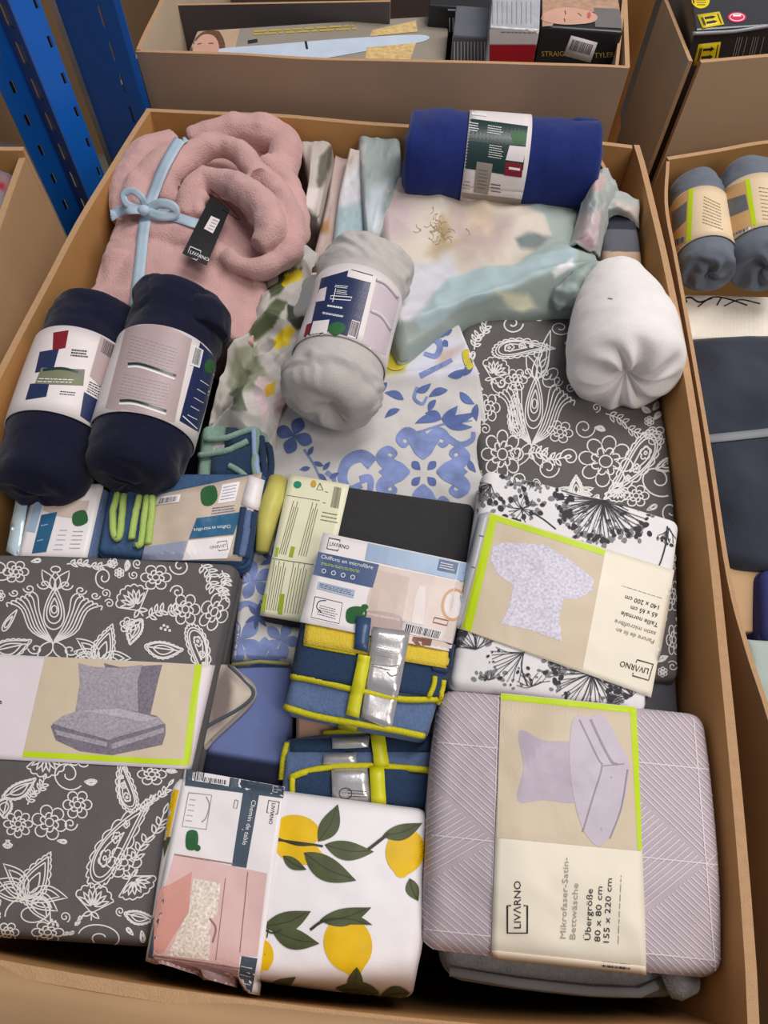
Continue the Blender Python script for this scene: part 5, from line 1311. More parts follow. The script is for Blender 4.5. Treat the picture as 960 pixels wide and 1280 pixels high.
# the corner that shows left of the sleeve
decal('printed_lemon', [poly([(214, 986), (224, 988), (212, 1046), (204, 1046), (206, 1010)])], ev, MATS['lemon_yellow_print'], le, .0009, 6)
decal('printed_leaf', [poly([(204, 1048), (214, 1046), (206, 1072)]), poly([(190, 1150), (198, 1140), (192, 1180), (184, 1190)])], ev, MATS['leaf_green_print'], le, .0009, 6)
sl = card('paper_sleeve', [(232, 962), (357, 984), (322, 1244), (184, 1198)], ev, M_whitepaper, le, .0022, .0008, n=(22, 40))
bs = bvh(sl)
decal('printed_panel', [rect([(233, 962), (357, 983), (354, 998), (231, 982)]), rect([(304, 990), (324, 994), (308, 1085), (290, 1082)]), rect([(302, 1195), (322, 1198), (314, 1243), (296, 1238)]), rect([(200, 1118), (206, 1120), (194, 1200), (185, 1196)])], bs, M_slate, sl, .0004, 15)
decal('picture_panel', [poly([(218, 1068), (292, 1083), (334, 1092), (322, 1195), (300, 1195), (296, 1236), (190, 1200), (206, 1112)])], bs, mat('picture_pink', (222, 184, 182), .45, .1, 18), sl, .0004, 10)
decal('picture_table', [poly([(195, 1112), (212, 1106), (240, 1090), (236, 1140), (205, 1190), (192, 1192)])], bs, mat('picture_coral', (214, 154, 142), .45, .1, 18), sl, .0006, 8)
decal('picture_cloth', [poly([(242, 1098), (276, 1104), (272, 1142), (264, 1150), (262, 1200), (210, 1194), (230, 1150), (236, 1140)])], bs, mat('picture_lemon_cloth', (226, 212, 200), .45, .38, 480), sl, .0008, 8)
decal('picture_crease', [stroke([(218, 1068), (292, 1080)], 1.5), stroke([(192, 1194), (262, 1204), (300, 1210)], 2), stroke([(310, 1090), (300, 1190)], 1.2), stroke([(282, 1098), (270, 1200)], 1), stroke(spline([(262, 1148), (270, 1160), (266, 1178)], 8), 2.5), stroke([(240, 1208), (255, 1218)], 3)], bs, mat('picture_mauve_line', (156, 116, 114), .45, 0), sl, .0010, 8)
decal('picture_shadow_strip', [poly([(191, 1197), (262, 1206), (298, 1212), (296, 1236), (188, 1202)])], bs, mat('picture_mauve', (164, 132, 136), .45, .1, 20), sl, .0007, 8)  # strip of shadow drawn into the printed picture as flat mauve
decal('barcode_label', [rect([(242, 962), (288, 969), (286, 983), (240, 976)])], bs, M_whitepaper, sl, .0008, 20)
decal('barcode', [bars([(243, 964), (284, 970), (283, 981), (241, 975)], seed=12)], bs, M_ink, sl, .0011, 20)
decal('lettering', [text('Chemin de table', (315, 1000), (303, 1056), 6)], bs, M_inkw, sl, .0009, 12)
decal('small_print', [lines_block([(309, 1000), (311, 1000), (298, 1074), (296, 1074)], 1, .9, .95), lines_block([(302, 1202), (318, 1205), (312, 1236), (298, 1232)], 3, 1, .9)], bs, M_inkw, sl, .0009, 12)
decal('lettering', [logo((340, 1004), (336, 1030), 5, 1.0)], bs, M_ink, sl, .0008, 12)
decal('lettering', [logo((342, 988), (352, 989.5), 3, .8)], bs, M_inkw, sl, .0008, 12)
decal('small_print', [stroke([(236, 991), (265, 994), (258, 1037), (228, 1033)], .9, True), lines_block([(238, 996), (246, 997), (240, 1030), (231, 1029)], 5, .7, .9), stroke(spline([(258, 996), (262, 1006), (258, 1022), (252, 1028)], 10), 1.2), stroke([(294, 1000), (298, 1001), (296, 1011), (292, 1010)], 1.2, True)], bs, M_inkg, sl, .0008, 12)
decal('leaf_mark', [poly(spline([(234, 1040), (246, 1039), (248, 1052), (244, 1062), (233, 1060)], 18, True)), poly(ellipse(247, 1060, 4, 4))], bs, M_inkgreen, sl, .0008, 12)

# ---- charcoal pack with a cream information band
M_char = mat('charcoal_cloth', (56, 55, 57), .9, .06, 90, .4, 1400, spec=.12)
ch = thing('curtain_pack', 'flat charcoal textile pack with a cream printed band, under the microfibre cloths', 'textile pack', P(450, 690, -.075))
ch_o = pack('folded_cloth', [[(366, 597, -.055), (470, 612, -.05), (592, 629, -.052)], [(350, 680, -.052), (455, 694, -.048), (585, 710, -.052)], [(328, 770, -.06), (430, 788, -.058), (572, 800, -.06)]], .016, M_char, ch, 34, 34, .006, 0, (.001, 30), 5, layers=1)
cv = bvh(ch_o)
sl = card('paper_band', [(362, 594), (437, 607), (398, 782), (325, 769)], cv, mat('cream_green_paper', (230, 226, 196), .45, .02, 30, spec=.35), ch, .0022, .0008)
bs = bvh(sl)
M_inko = mat('olive_print', (150, 170, 40), .45, 0)
T1 = []
for q, n in [(([(366, 626), (376, 628), (358, 694), (348, 692)]), 4), (([(390, 628), (400, 630), (384, 696), (372, 694)]), 4), (([(342, 700), (360, 703), (348, 764), (332, 762)]), 6), (([(366, 702), (386, 706), (374, 768), (354, 766)]), 6)]:
    # print runs along the band
    f = quad_at(q)
    for k in range(n): T1.append(stroke(f([((k + .5) / n, .0 + .1 * (k % 2)), ((k + .5) / n, 1)]), .8))
T1 += [lines_block([(404, 638), (424, 642), (422, 656), (400, 652)], 3, 1.2, .9), stroke([(400, 604), (396, 612), (404, 613)], 1.2, True), lines_block([(408, 608), (412, 609), (406, 636), (402, 635)], 2, 1, .9), bars([(418, 608), (427, 610), (423, 636), (413, 634)], seed=2), stroke([(352, 618), (400, 626)], .6), stroke([(340, 698), (392, 706)], .8)]
decal('small_print', T1, bs, mat('olive_grey_ink', (112, 108, 86), .5, 0), sl, .0005, 10)
decal('printed_panel', [rect([(345, 684), (349, 685), (347, 696), (343, 695)]), rect([(364, 683), (369, 684), (366, 697), (361, 696)]), rect([(329, 742), (334, 743), (331, 765), (326, 764)]), rect([(350, 742), (356, 743), (353, 768), (347, 767)])], bs, M_inko, sl, .0006, 10)
decal('printed_mark', [poly(ellipse(372, 606, 5, 4.5))], bs, mat('teal_ink', (40, 140, 110), .45, 0), sl, .0008, 10)
decal('printed_mark', [poly(ellipse(392, 605, 3.5, 4.5))], bs, mat('orange_ink', (206, 160, 60), .45, 0), sl, .0008, 10)

# ---- microfibre cloths
M_mfb = mat('blue_microfibre', (96, 116, 154), .95, .12, 260, .7, 700, sheen=.2, spec=.1)
M_mfn = mat('navy_microfibre', (48, 66, 94), .95, .1, 260, .7, 700, sheen=.1, spec=.1)
M_mfy = mat('yellow_microfibre', (226, 196, 70), .95, .06, 260, .6, 700, sheen=.1, spec=.1)
M_hem = mat('yellow_stitching', (206, 196, 34), .8, .12, 500, .6, 900)
M_yrib = mat('yellow_ribbon', (206, 202, 20), .4, .08, 30, spec=.5)
M_silver = mat('silver_foil', (214, 210, 212), .25, .1, 40, .3, 60, metal=.7, spec=.5)
mf = thing('cloth_bundle', 'bundle of blue and yellow microfibre cloths under a printed bathroom card', 'cleaning cloths', P(470, 800, -.055))
mf_o = pack('blue_cloth', [[(402, 672, -.022), (490, 690, -.016), (584, 708, -.022)], [(380, 780, -.02), (470, 800, -.012), (562, 815, -.02)], [(356, 884, -.026), (445, 903, -.02), (532, 920, -.026)]], .032, M_mfb, mf, 40, 40, .007, 0, (.0012, 40), 6, layers=3, lip=.002)
mv = bvh(mf_o)
nv_ = card('navy_cloth', [(383, 768), (566, 806), (549, 873), (367, 846)], mv, M_mfn, mf, .0045, .004)
yl_ = card('yellow_cloth', [(384, 776), (562, 815), (557, 836), (380, 806)], bvh(nv_), M_mfy, mf, .003, .0025)
hm = bvh(mf_o, nv_)
tube_px('stitched_hem', [(367, 846), (400, 852), (450, 864), (500, 874), (545, 874)], hm, .0032, M_hem, mf)
tube_px('stitched_hem', [(535, 872), (541, 858), (543, 846)], hm, .0026, M_hem, mf, n=10)
tube_px('stitched_hem', [(545, 880), (550, 868), (553, 850)], hm, .0026, M_hem, mf, n=10)
tube_px('stitched_hem', [(359, 883), (400, 894), (450, 903), (500, 912), (528, 918)], mv, .0032, M_hem, mf)
tube_px('stitched_hem', [(380, 806), (410, 812), (445, 818)], bvh(nv_, yl_), .0014, M_hem, mf, n=14)
allm = bvh(mf_o, nv_, yl_)
cd = card('printed_card', [(404, 667), (585, 705), (562, 816), (375, 779)], allm, M_whitepaper, mf, .0028, .001, flat=False, n=(16, 10))
bs = bvh(cd)
M_sky = mat('pale_blue_print_panel', (158, 178, 204), .4, .03, 20, spec=.4); M_steelblue = mat('steel_blue_panel', (76, 94, 132), .4, .03, 20, spec=.4)
decal('printed_panel', [poly([(460, 679), (585, 705), (580, 727), (456, 700)])], bs, M_sky, cd, .0004, 12)
decal('printed_panel', [rect([(398, 690), (474, 706), (466, 735), (391, 718)]), rect([(549, 699), (573, 704), (570, 718), (546, 713)])], bs, M_steelblue, cd, .0007, 12)
decal('picture_panel', [poly([(472, 706), (580, 728), (562, 814), (452, 792), (460, 745)])], bs, mat('picture_bathroom', (214, 196, 188), .4, .1, 20, spec=.4), cd, .0004, 10)
decal('picture_wall', [poly([(470, 712), (512, 722), (500, 790), (456, 782)])], bs, mat('picture_beige', (206, 186, 176), .4, .06, 20), cd, .0006, 10)
decal('picture_bathtub', [poly(spline([(455, 765), (480, 765), (502, 772), (498, 788), (470, 788), (455, 782)], 20, True))], bs, mat('picture_tub', (186, 164, 160), .4, .06, 20), cd, .0008, 10)
decal('picture_mirror', [stroke(ellipse(567, 756, 14, 19, .15, 26), 3, True)], bs, mat('picture_wood', (206, 160, 120), .4, .1, 30), cd, .0009, 8)
decal('picture_mirror_glass', [poly(ellipse(567, 756, 12, 17, .15, 22))], bs, M_paper, cd, .0007, 8)
decal('picture_towel', [poly([(524, 732), (532, 734), (530, 782), (514, 778), (518, 750)])], bs, mat('picture_white', (228, 216, 214), .4, .03), cd, .0009, 8)
decal('picture_shelf', [stroke([(543, 772), (560, 776), (558, 782), (541, 778)], 1.5, True), rect([(516, 796), (540, 800), (538, 808), (514, 805)])], bs, mat('picture_brown', (128, 84, 70), .4, .1), cd, .0010, 8)
decal('lettering', [text('Chiffons en microfibre', (401, 698), (466, 712), 5)], bs, M_inkw, cd, .0010, 12)
decal('small_print', [lines_block([(402, 703), (460, 715), (459, 719), (401, 706)], 2, .9, .8)], bs, mat('lime_ink', (170, 190, 90), .5, 0), cd, .0010, 12)
decal('small_print', [stroke(ellipse(405 + 12 * k, 714 + 2.6 * k, 2.6, 2.6, 0, 8), .9, True) for k in range(4)] + [lines_block([(551, 702), (570, 706), (568, 715), (549, 711)], 3, 1, .8)], bs, M_inkw, cd, .0010, 12)
decal('lettering', [logo((412, 682), (436, 687), 5, 1.1)], bs, M_ink, cd, .0008, 12)
decal('printed_panel', [rect([(398, 727), (444, 738), (442, 748), (396, 736)])], bs, mat('pale_steel_panel', (176, 186, 204), .4, .05), cd, .0006, 10)
decal('small_print', [lines_block([(400, 729), (443, 739), (442, 746), (399, 735)], 3, .9, .9)], bs, M_steelblue, cd, .0009, 12)
decal('printed_panel', [rect([(394, 746), (428, 754), (424, 782), (388, 774)])], bs, M_whitepaper, cd, .0006, 10)
decal('small_print', [stroke([(394, 746), (428, 754), (424, 780), (389, 772)], .9, True), stroke(spline([(408, 751), (399, 752), (396, 760), (402, 766)], 10), 1.2), lines_block([(400, 756), (424, 762), (421, 776), (396, 769)], 5, .8, .8)], bs, M_ink, cd, .0009, 12)
decal('leaf_mark', [poly(spline([(434, 762), (446, 758), (458, 762), (456, 774), (442, 780), (433, 776)], 18, True)), poly(ellipse(456, 759, 4.5, 3.5))], bs, M_inkgreen, cd, .0009, 10)
bl_ = card('barcode_label', [(503, 777), (556, 789), (552, 802), (500, 791)], bs, M_whitepaper, cd, .0012, .0004)
decal('barcode', [bars([(508, 780), (552, 790), (549, 799), (506, 789)], seed=5)], bvh(bl_), M_ink, bl_, .0003, 20)
am = bvh(mf_o, nv_, yl_, cd)
card('hanging_loop', [(446, 773), (464, 776), (460, 816), (443, 812)], am, mat('blue_tape', (50, 74, 114), .35, .1, 60, spec=.5), mf, .0045, .003)
card('foil_sticker', [(466, 786), (512, 792), (489, 912), (451, 897)], am, M_silver, mf, .0042, .0006)
card('yellow_ribbon', [(449, 816), (464, 819), (449, 898), (433, 894)], am, M_yrib, mf, .0055, .0008)
decal('small_print', [lines_block([(472, 806), (494, 811), (491, 824), (469, 819)], 5, .6, .9), stroke(spline([(464, 829), (486, 833), (498, 832), (500, 840), (490, 845), (484, 840)], 16), 1.8), stroke([(464, 832), (488, 838)], 1.5)], bvh(*[o for o in mf.children if o.name.startswith('foil_sticker')]), M_inkg, mf, .0006, 8)
tube_px('blue_hem', [(540, 836), (555, 838), (561, 830), (563, 812)], am, .0022, M_mfn, mf, n=14)
card('yellow_ribbon', [(424, 894), (449, 899), (446, 912), (424, 907)], am, M_yrib, mf, .003, .0008)

m2 = thing('cloth_bundle', 'smaller bundle of blue microfibre cloths with yellow hems behind the lemon tablecloth', 'cleaning cloths', P(450, 960, -.09))
m2_o = pack('blue_cloth', [[(356, 924, -.068), (450, 914, -.06), (543, 920, -.064)], [(356, 960, -.062), (450, 952, -.055), (546, 956, -.06)], [(350, 1010, -.065), (450, 1008, -.06), (546, 1012, -.064)]], .03, M_mfb, m2, 34, 24, .006, 0, (.0015, 40), 7, layers=2)
v2 = bvh(m2_o)
n1 = card('navy_cloth', [(364, 926), (540, 920), (540, 940), (364, 940)], v2, M_mfn, m2, .003, .0025)
n2 = card('navy_cloth', [(366, 966), (546, 960), (546, 1012), (366, 1004)], v2, M_mfn, m2, .004, .0035)
h2 = bvh(m2_o, n1, n2)
tube_px('stitched_hem', [(358, 924), (400, 919), (450, 916), (500, 918), (520, 922)], h2, .003, M_hem, m2)
tube_px('stitched_hem', [(360, 930), (356, 950), (354, 975)], h2, .003, M_hem, m2, n=14)
tube_px('stitched_hem', [(364, 972), (390, 963), (430, 958), (480, 958), (544, 964)], h2, .0032, M_hem, m2)
tube_px('stitched_hem', [(366, 972), (366, 990), (366, 1002)], h2, .0028, M_hem, m2, n=10)
card('foil_sticker', [(416, 924), (462, 922), (460, 936), (416, 938)], h2, M_silver, m2, .004, .0006)
fs = card('foil_sticker', [(415, 962), (459, 960), (464, 1002), (416, 1000)], h2, M_silver, m2, .004, .0006)
card('foil_sticker', [(406, 944), (446, 942), (446, 955), (404, 957)], h2, M_silver, m2, .004, .0006)
card('yellow_ribbon', [(462, 918), (480, 917), (486, 958), (468, 960)], h2, M_yrib, m2, .006, .0008)
card('yellow_ribbon', [(462, 962), (480, 961), (483, 1004), (464, 1004)], h2, M_yrib, m2, .006, .0008)
decal('small_print', [stroke(ellipse(432, 992, 8, 7, 0, 14), 1, True), lines_block([(434, 986), (460, 988), (458, 998), (436, 997)], 3, 1, .9)], bvh(fs), M_ink, fs, .0004, 8)

# ---- periwinkle pack and the taupe leaf cloth in the gap left of the bundles
pw = thing('bedding_pack', 'plain periwinkle blue textile pack in the gap left of the cloth bundles', 'textile pack', P(310, 900, -.11))
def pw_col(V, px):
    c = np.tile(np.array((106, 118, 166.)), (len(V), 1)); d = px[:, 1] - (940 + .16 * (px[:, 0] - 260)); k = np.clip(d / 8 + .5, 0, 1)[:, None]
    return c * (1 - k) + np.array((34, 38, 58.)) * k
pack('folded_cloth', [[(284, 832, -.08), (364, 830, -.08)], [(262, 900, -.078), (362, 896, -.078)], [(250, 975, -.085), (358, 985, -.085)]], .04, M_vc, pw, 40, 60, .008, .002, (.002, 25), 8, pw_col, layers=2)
tube('piping', np.array([P(290, 831, -.077), P(325, 827, -.077), P(362, 830, -.077)]), .0022, mat('olive_piping', (150, 148, 96), .8), pw, 6)
tpo = thing('pillow_case', 'taupe leaf print cloth corner with dark piping beside the grey paisley pack', 'textile pack', P(280, 880, -.09))
tp_col = paint((176, 164, 154), [([(262, 870), (288, 828), (294, 850), (292, 880), (280, 905), (262, 910)], (130, 116, 112), 5), ([(292, 850), (316, 866), (292, 886)], (204, 190, 176), 4)], 4)
tri = np.array([[P(262, 832, -.062), P(276, 830, -.062), P(290, 832, -.062)], [P(258, 865, -.062), P(290, 866, -.06), P(317, 867, -.062)], [P(254, 935, -.068), P(258, 930, -.068), P(262, 925, -.068)]])
pack('folded_cloth', tri, .012, M_vc, tpo, 30, 30, .003, 0, (.001, 30), 4, tp_col, layers=1)
tube('piping', spline(np.array([P(286, 831, -.062), P(304, 850, -.062), P(317, 867, -.062), P(300, 885, -.063), P(264, 905, -.065), P(256, 912, -.066)]), 30), .0018, mat('slate_piping', (76, 84, 92), .8), tpo, 6)
# skin-toned card behind the small bundle
ob = thing('picture_card', 'tan picture card wedged between the two microfibre cloth bundles', 'packaging', P(420, 910, -.1))
pack('folded_card', [[(372, 888, -.075), (550, 900, -.075)], [(372, 930, -.078), (550, 930, -.078)]], .02, mat('skin_print', (196, 156, 134), .5, .1, 20), ob, 12, 8, .003, 0)

# ---- microfibre packs at the left under the navy rolls
def mcard(t, q, off=.002):
    pass
ml = thing('cloth_bundle', 'microfibre cloth pack with a picture card at the left wall, under the navy rolls', 'cleaning cloths', P(70, 660, -.1))
ml_o = pack('blue_cloth', [[(36, 608, -.052), (85, 608, -.048), (132, 608, -.052)], [(10, 698, -.058), (60, 700, -.055), (112, 702, -.058)]], .045, M_mfb, ml, 20, 20, .006, 0, (.001, 40), 3, layers=3)
lv2 = bvh(ml_o)
c1 = card('printed_card', [(46, 606), (130, 606), (108, 704), (20, 702)], lv2, M_whitepaper, ml, .002, .0008)
b1_ = bvh(c1)
decal('printed_panel', [rect([(46, 620), (56, 622), (44, 666), (33, 664)])], b1_, M_sky, c1, .0005, 12)
decal('printed_panel', [rect([(52, 644), (72, 640), (58, 690), (40, 692)])], b1_, mat('teal_panel', (44, 96, 132), .4, .05), c1, .0007, 12)
decal('picture_panel', [poly([(55, 626), (112, 626), (106, 650), (72, 645), (54, 638)])], b1_, MATS['picture_beige'], c1, .0005, 12)
decal('leaf_mark', [poly(spline([(92, 642), (106, 638), (110, 652), (98, 658), (91, 654)], 16, True))], b1_, M_inkgreen, c1, .0009, 12)
decal('small_print', [lines_block([(76, 660), (86, 660), (78, 690), (66, 690)], 5, .9, .9), lines_block([(54, 648), (64, 646), (52, 684), (44, 686)], 2, 1.2, .9)], b1_, M_sky, c1, .0010, 10)
decal('small_print', [lines_block([(92, 662), (106, 662), (100, 688), (86, 688)], 5, .8, .9)], b1_, M_inkg, c1, .0008, 10)
card('clear_wrap_fold', [(22, 624), (38, 620), (26, 700), (10, 690)], lv2, mat('clear_wrap', (190, 210, 222), .15, .1, 40, spec=.7), ml, .004, .0006)

mr_ = thing('cloth_bundle', 'microfibre cloth pack with lime hems, printed card lying upside down, under the second navy roll', 'cleaning cloths', P(225, 650, -.1))
mr_o = pack('blue_cloth', [[(138, 592, -.052), (230, 590, -.045), (334, 590, -.05)], [(120, 690, -.058), (215, 700, -.05), (306, 704, -.055)]], .045, mat('teal_blue_microfibre', (66, 92, 128), .95, .15, 200, .6, 700, spec=.1), mr_, 34, 20, .008, 0, (.002, 40), 9, layers=4, lip=.003)
rv2 = bvh(mr_o)
c2 = card('printed_card', [(196, 620), (328, 592), (302, 702), (178, 700)], rv2, mat('picture_taupe_card', (196, 178, 162), .4, .14, 30, spec=.4), mr_, .0026, .0008)
b2_ = bvh(c2)
decal('printed_panel', [rect([(246, 648), (302, 640), (292, 668), (236, 674)])], b2_, MATS['teal_panel'], c2, .0006, 12)
decal('printed_panel', [rect([(236, 676), (292, 670), (284, 698), (228, 700)]), rect([(278, 606), (300, 602), (294, 626), (272, 630)])], b2_, M_whitepaper, c2, .0006, 12)
decal('printed_panel', [poly([(180, 684), (234, 676), (228, 700), (176, 700)])], b2_, mat('mauve_blue_print', (150, 156, 180), .4, .05), c2, .0005, 12)
decal('leaf_mark', [poly(spline([(252, 612), (268, 607), (272, 622), (264, 632), (253, 630)], 16, True))], b2_, M_inkgreen, c2, .0009, 12)
decal('lettering', [text('Chiffons en microfibre', (288, 656), (242, 661), 4.5)], b2_, M_inkw, c2, .0009, 12)
decal('lettering', [logo((282, 680), (262, 683), 4, .9)], b2_, M_ink, c2, .0009, 12)
decal('small_print', [lines_block([(266, 634), (296, 630), (294, 640), (264, 644)], 3, 1, .9), lines_block([(280, 608), (298, 604), (293, 624), (275, 627)], 5, .8, .9)], b2_, M_steelblue, c2, .0009, 10)
bl2_ = card('barcode_label', [(196, 622), (226, 618), (224, 628), (194, 632)], b2_, M_whitepaper, c2, .001, .0004)
decal('barcode', [bars([(200, 623), (223, 620), (221, 626), (198, 630)], seed=8)], bvh(bl2_), M_ink, bl2_, .0003, 20)
M_lhem = mat('lime_stitching', (176, 200, 110), .85, .08, 400, .6, 900)
for pts in ([(148, 618), (143, 645), (144, 668), (150, 674), (154, 650), (156, 620)], [(176, 622), (170, 650), (166, 676)], [(186, 622), (182, 650), (178, 680), (172, 684)], [(192, 622), (190, 650), (187, 682)]):
    tube_px('stitched_hem', pts, rv2, .0042, M_lhem, mr_, off=.004)
card('white_strap', [(312, 596), (330, 602), (322, 640), (302, 632)], rv2, M_whitepaper, mr_, .004, .0008)
for k, pts in enumerate([[(305, 636), (300, 668), (296, 694)], [(311, 640), (306, 672), (302, 696)], [(317, 642), (312, 674), (306, 698)]]):
    tube_px('cloth_fold', pts, rv2, .0045, [M_mfn, M_mfb, M_mfn][k], mr_, off=.002)
mc = thing('cloth_bundle', 'folded green and navy microfibre cloths right of the second navy roll', 'cleaning cloths', P(295, 570, -.11))
mc_o = pack('green_cloth', [[(252, 530, -.066), (300, 528, -.06), (336, 540, -.062)], [(244, 610, -.068), (300, 608, -.062), (340, 610, -.066)]], .04, mat('sage_microfibre', (136, 164, 150), .95, .1, 200, .6, 700, spec=.1), mc, 22, 22, .008, 0, (.002, 40), 5, layers=3, lip=.003)
qv = bvh(mc_o)
card('navy_cloth', [(284, 536), (322, 540), (330, 556), (282, 562)], qv, M_mfn, mc, .004, .003)
card('navy_cloth', [(266, 566), (318, 558), (322, 596), (264, 600)], qv, M_mfn, mc, .004, .003)
for k, (pts, mm) in enumerate([([(250, 552), (285, 550), (312, 540), (322, 545), (318, 575), (320, 600)], MATS['sage_microfibre']), ([(252, 572), (285, 566), (310, 554)], MATS['sage_microfibre']), ([(318, 540), (319, 570), (323, 602)], mat('pale_blue_microfibre', (150, 172, 206), .95, .08)), ([(326, 548), (330, 575), (330, 604)], M_mfn), ([(333, 558), (336, 580), (335, 606)], M_mfn), ([(288, 585), (300, 592), (310, 600)], MATS['sage_microfibre'])]):
    tube_px('cloth_fold', pts, qv, .0042, mm, mc, off=.005, n=24)
decal('foil_patch', [rect([(270, 553), (282, 551), (280, 562), (266, 564)])], qv, M_silver, mc, .0008, 8)  # small silver foil patch on the folded cloths
# yellow bottle-like rolled edge beside the charcoal pack
yt = tube('rolled_cloth', np.array([P(348, 600, -.06), P(342, 625, -.058), P(334, 650, -.06), P(328, 690, -.064)]), [.012, .014, .013, .008], mat('yellow_green_satin', (196, 186, 96), .4, .15, 30), None, 14)
tag(yt, 'yellow green rolled satin cloth end peeking out left of the cream printed band', 'cloth')

# ---- dark fleece corner between the seed-head pack and the right wall
dg = pack('folded_blanket', [[(780, 822, -.075), (846, 815, -.075)], [(786, 905, -.08), (852, 905, -.08)]], .05, mat('dark_grey_fleece', (84, 84, 90), .95, .08, 60, .5, 800, sheen=.2, spec=.1), None, 18, 20, .012, 0, (.004, 25), 5)
tag(dg, 'dark grey fleece corner between the seed head pack, the lilac pack and the right wall', 'blanket')
# ================================================================== CONTENTS OF THE CARTONS AROUND
def cuboid(name, a, b, y, depth, height, m, parent, dz=0.0, rnd_=.003, ndir=None):
    """box whose front top edge runs between pixels a and b on the upright plane y (or y pair)"""
    y0, y1 = (y, y) if np.isscalar(y) else y
    A, B = PY(*a, y0), PY(*b, y1); d = (B - A); d[2] = 0; d /= np.linalg.norm(d); n = np.array([-d[1], d[0], 0]); n = n if n[1] > 0 else -n
    if ndir is not None: n = np.array(ndir, float)
    zt = (A[2] + B[2]) / 2; A[2] = B[2] = zt
    T = [A, B, B + n * depth + [0, 0, dz], A + n * depth + [0, 0, dz]]
    V = [p - np.array([0, 0, height]) for p in T] + T
    V = np.array(V); V[0:4, 2] = zt - height
    Fc = [[0, 3, 2, 1], [4, 5, 6, 7], [0, 1, 5, 4], [1, 2, 6, 5], [2, 3, 7, 6], [3, 0, 4, 7]]
    o = mesh(name, V, Fc, m, parent, False)
    bm = bpy.data.objects[o.name]; md = bm.modifiers.new('edge', 'BEVEL'); md.width = rnd_; md.segments = 2
    return o
M_pkgrey = mat('grey_package', (150, 140, 128), .4, .06, 20, spec=.4)
M_pkblack = mat('black_package', (30, 30, 34), .35, .06, 20, spec=.5)
M_gold = mat('gold_ink', (190, 164, 78), .4, .05)
M_skin = mat('printed_skin', (204, 158, 138), .45, .08, 30); M_hair = mat('printed_hair', (104, 70, 50), .45, .25, 120); M_lip = mat('printed_lips', (196, 92, 90), .45, 0); M_blond = mat('printed_blond', (206, 176, 120), .45, .3, 140)
M_dev = mat('printed_appliance', (196, 208, 226), .3, .06, 30, spec=.5)
# support cartons stacked inside so the top layer rests on something
def stack_fill(label, x0, x1, y0, y1, z0, z1, m):
    V, Fc = box_geo((x0, y0, z0), (x1, y1, z1)); o = mesh('packing_box', V, Fc, m, None, False); tag(o, label, 'box', 'boxes under the top layer'); return o

p1 = thing('appliance_box', 'long grey straightener box with a printed face at its left end', 'box', PY(400, 80, 1.3) - np.array([0, 0, .1]), 'boxed hair straighteners')
o1 = pack('carton_sleeve', [[(246, 38, .02), (400, 28, .02), (562, 18, .02)], [(222, 96, .02), (390, 92, .02), (556, 88, .02)]], .06, M_pkgrey, p1, 20, 14, .004, 0, layers=1, lip=0)
v1 = bvh(o1)
decal('picture_panel', [rect([(244, 40), (300, 36), (288, 86), (226, 90)])], v1, mat('picture_tan', (186, 158, 132), .45, .1, 20), p1, .0005, 15)
decal('picture_hair', [poly(spline([(232, 86), (240, 56), (254, 40), (272, 38), (281, 54), (280, 72), (272, 86)], 24, True))], v1, M_hair, p1, .0007, 6)
decal('picture_face', [poly(spline([(242, 74), (243, 56), (254, 44), (268, 46), (274, 60), (268, 74), (258, 84)], 24, True))], v1, M_skin, p1, .0012, 6)
decal('picture_eyes', [stroke([(247, 56), (252, 55)], 1.1), stroke([(261, 55), (267, 55)], 1.1)], v1, M_hair, p1, .0018, 6)
decal('picture_lips', [poly(ellipse(257, 68, 3.6, 1.2, 0, 10))], v1, M_lip, p1, .0018, 6)
decal('picture_appliance', [poly(spline([(246, 72), (270, 62), (340, 56), (440, 48), (526, 44), (530, 52), (470, 62), (400, 74), (340, 78), (270, 84)], 50, True))], v1, M_dev, p1, .0008, 8)
decal('picture_appliance_detail', [stroke([(310, 53), (322, 51)], 4), stroke([(382, 52), (384, 62)], 3)], v1, M_ink, p1, .0012, 8)
decal('picture_hair', [poly([(466, 38), (520, 26), (522, 40), (462, 46)]), poly([(458, 60), (520, 54), (512, 78), (456, 78)])], v1, M_blond, p1, .0009, 8)
decal('small_print', [lines_block([(318, 38), (448, 30), (448, 38), (316, 45)], 2, 2.2, .95), lines_block([(290, 76), (450, 76), (450, 82), (290, 82)], 1, 3, .95)], v1, M_gold, p1, .0009, 8)
p2 = thing('comb_pack', 'clear pack of black combs standing behind the grey straightener box', 'packaging', PY(575, 50, 1.42) - np.array([0, 0, .1]), 'boxed hair straighteners')
o2 = cuboid('clear_case', (566, 44), (612, 46), 1.30, .10, .10, mat('smoked_plastic', (96, 98, 106), .15, .08, 30, spec=.7), p2)
decal('comb_tooth', [stroke([(568 + 4.2 * k, 52), (568 + 4.2 * k, 92)], 1.2) for k in range(11)], bvh(o2), M_dev, p2, .0006, 12)
p2b = thing('comb_pack', 'black comb set with pale teeth behind the clear pack', 'packaging', PY(575, 20, 1.5) - np.array([0, 0, .1]), 'boxed hair straighteners')
o2 = cuboid('comb_body', (536, 8), (614, 10), 1.42, .12, .14, M_pkblack, p2b)
decal('comb_tooth', [stroke([(562 + 4.4 * k, 22), (562 + 4.4 * k, 40)], 1.2) for k in range(12)] + [stroke([(560, 12), (612, 14)], 2)], bvh(o2), M_dev, p2b, .0006, 12)
p3 = thing('appliance_box', 'clear wrapped silver box with a red end beside the black styler box', 'box', PY(640, 60, 1.27) - np.array([0, 0, .1]), 'boxed hair straighteners')
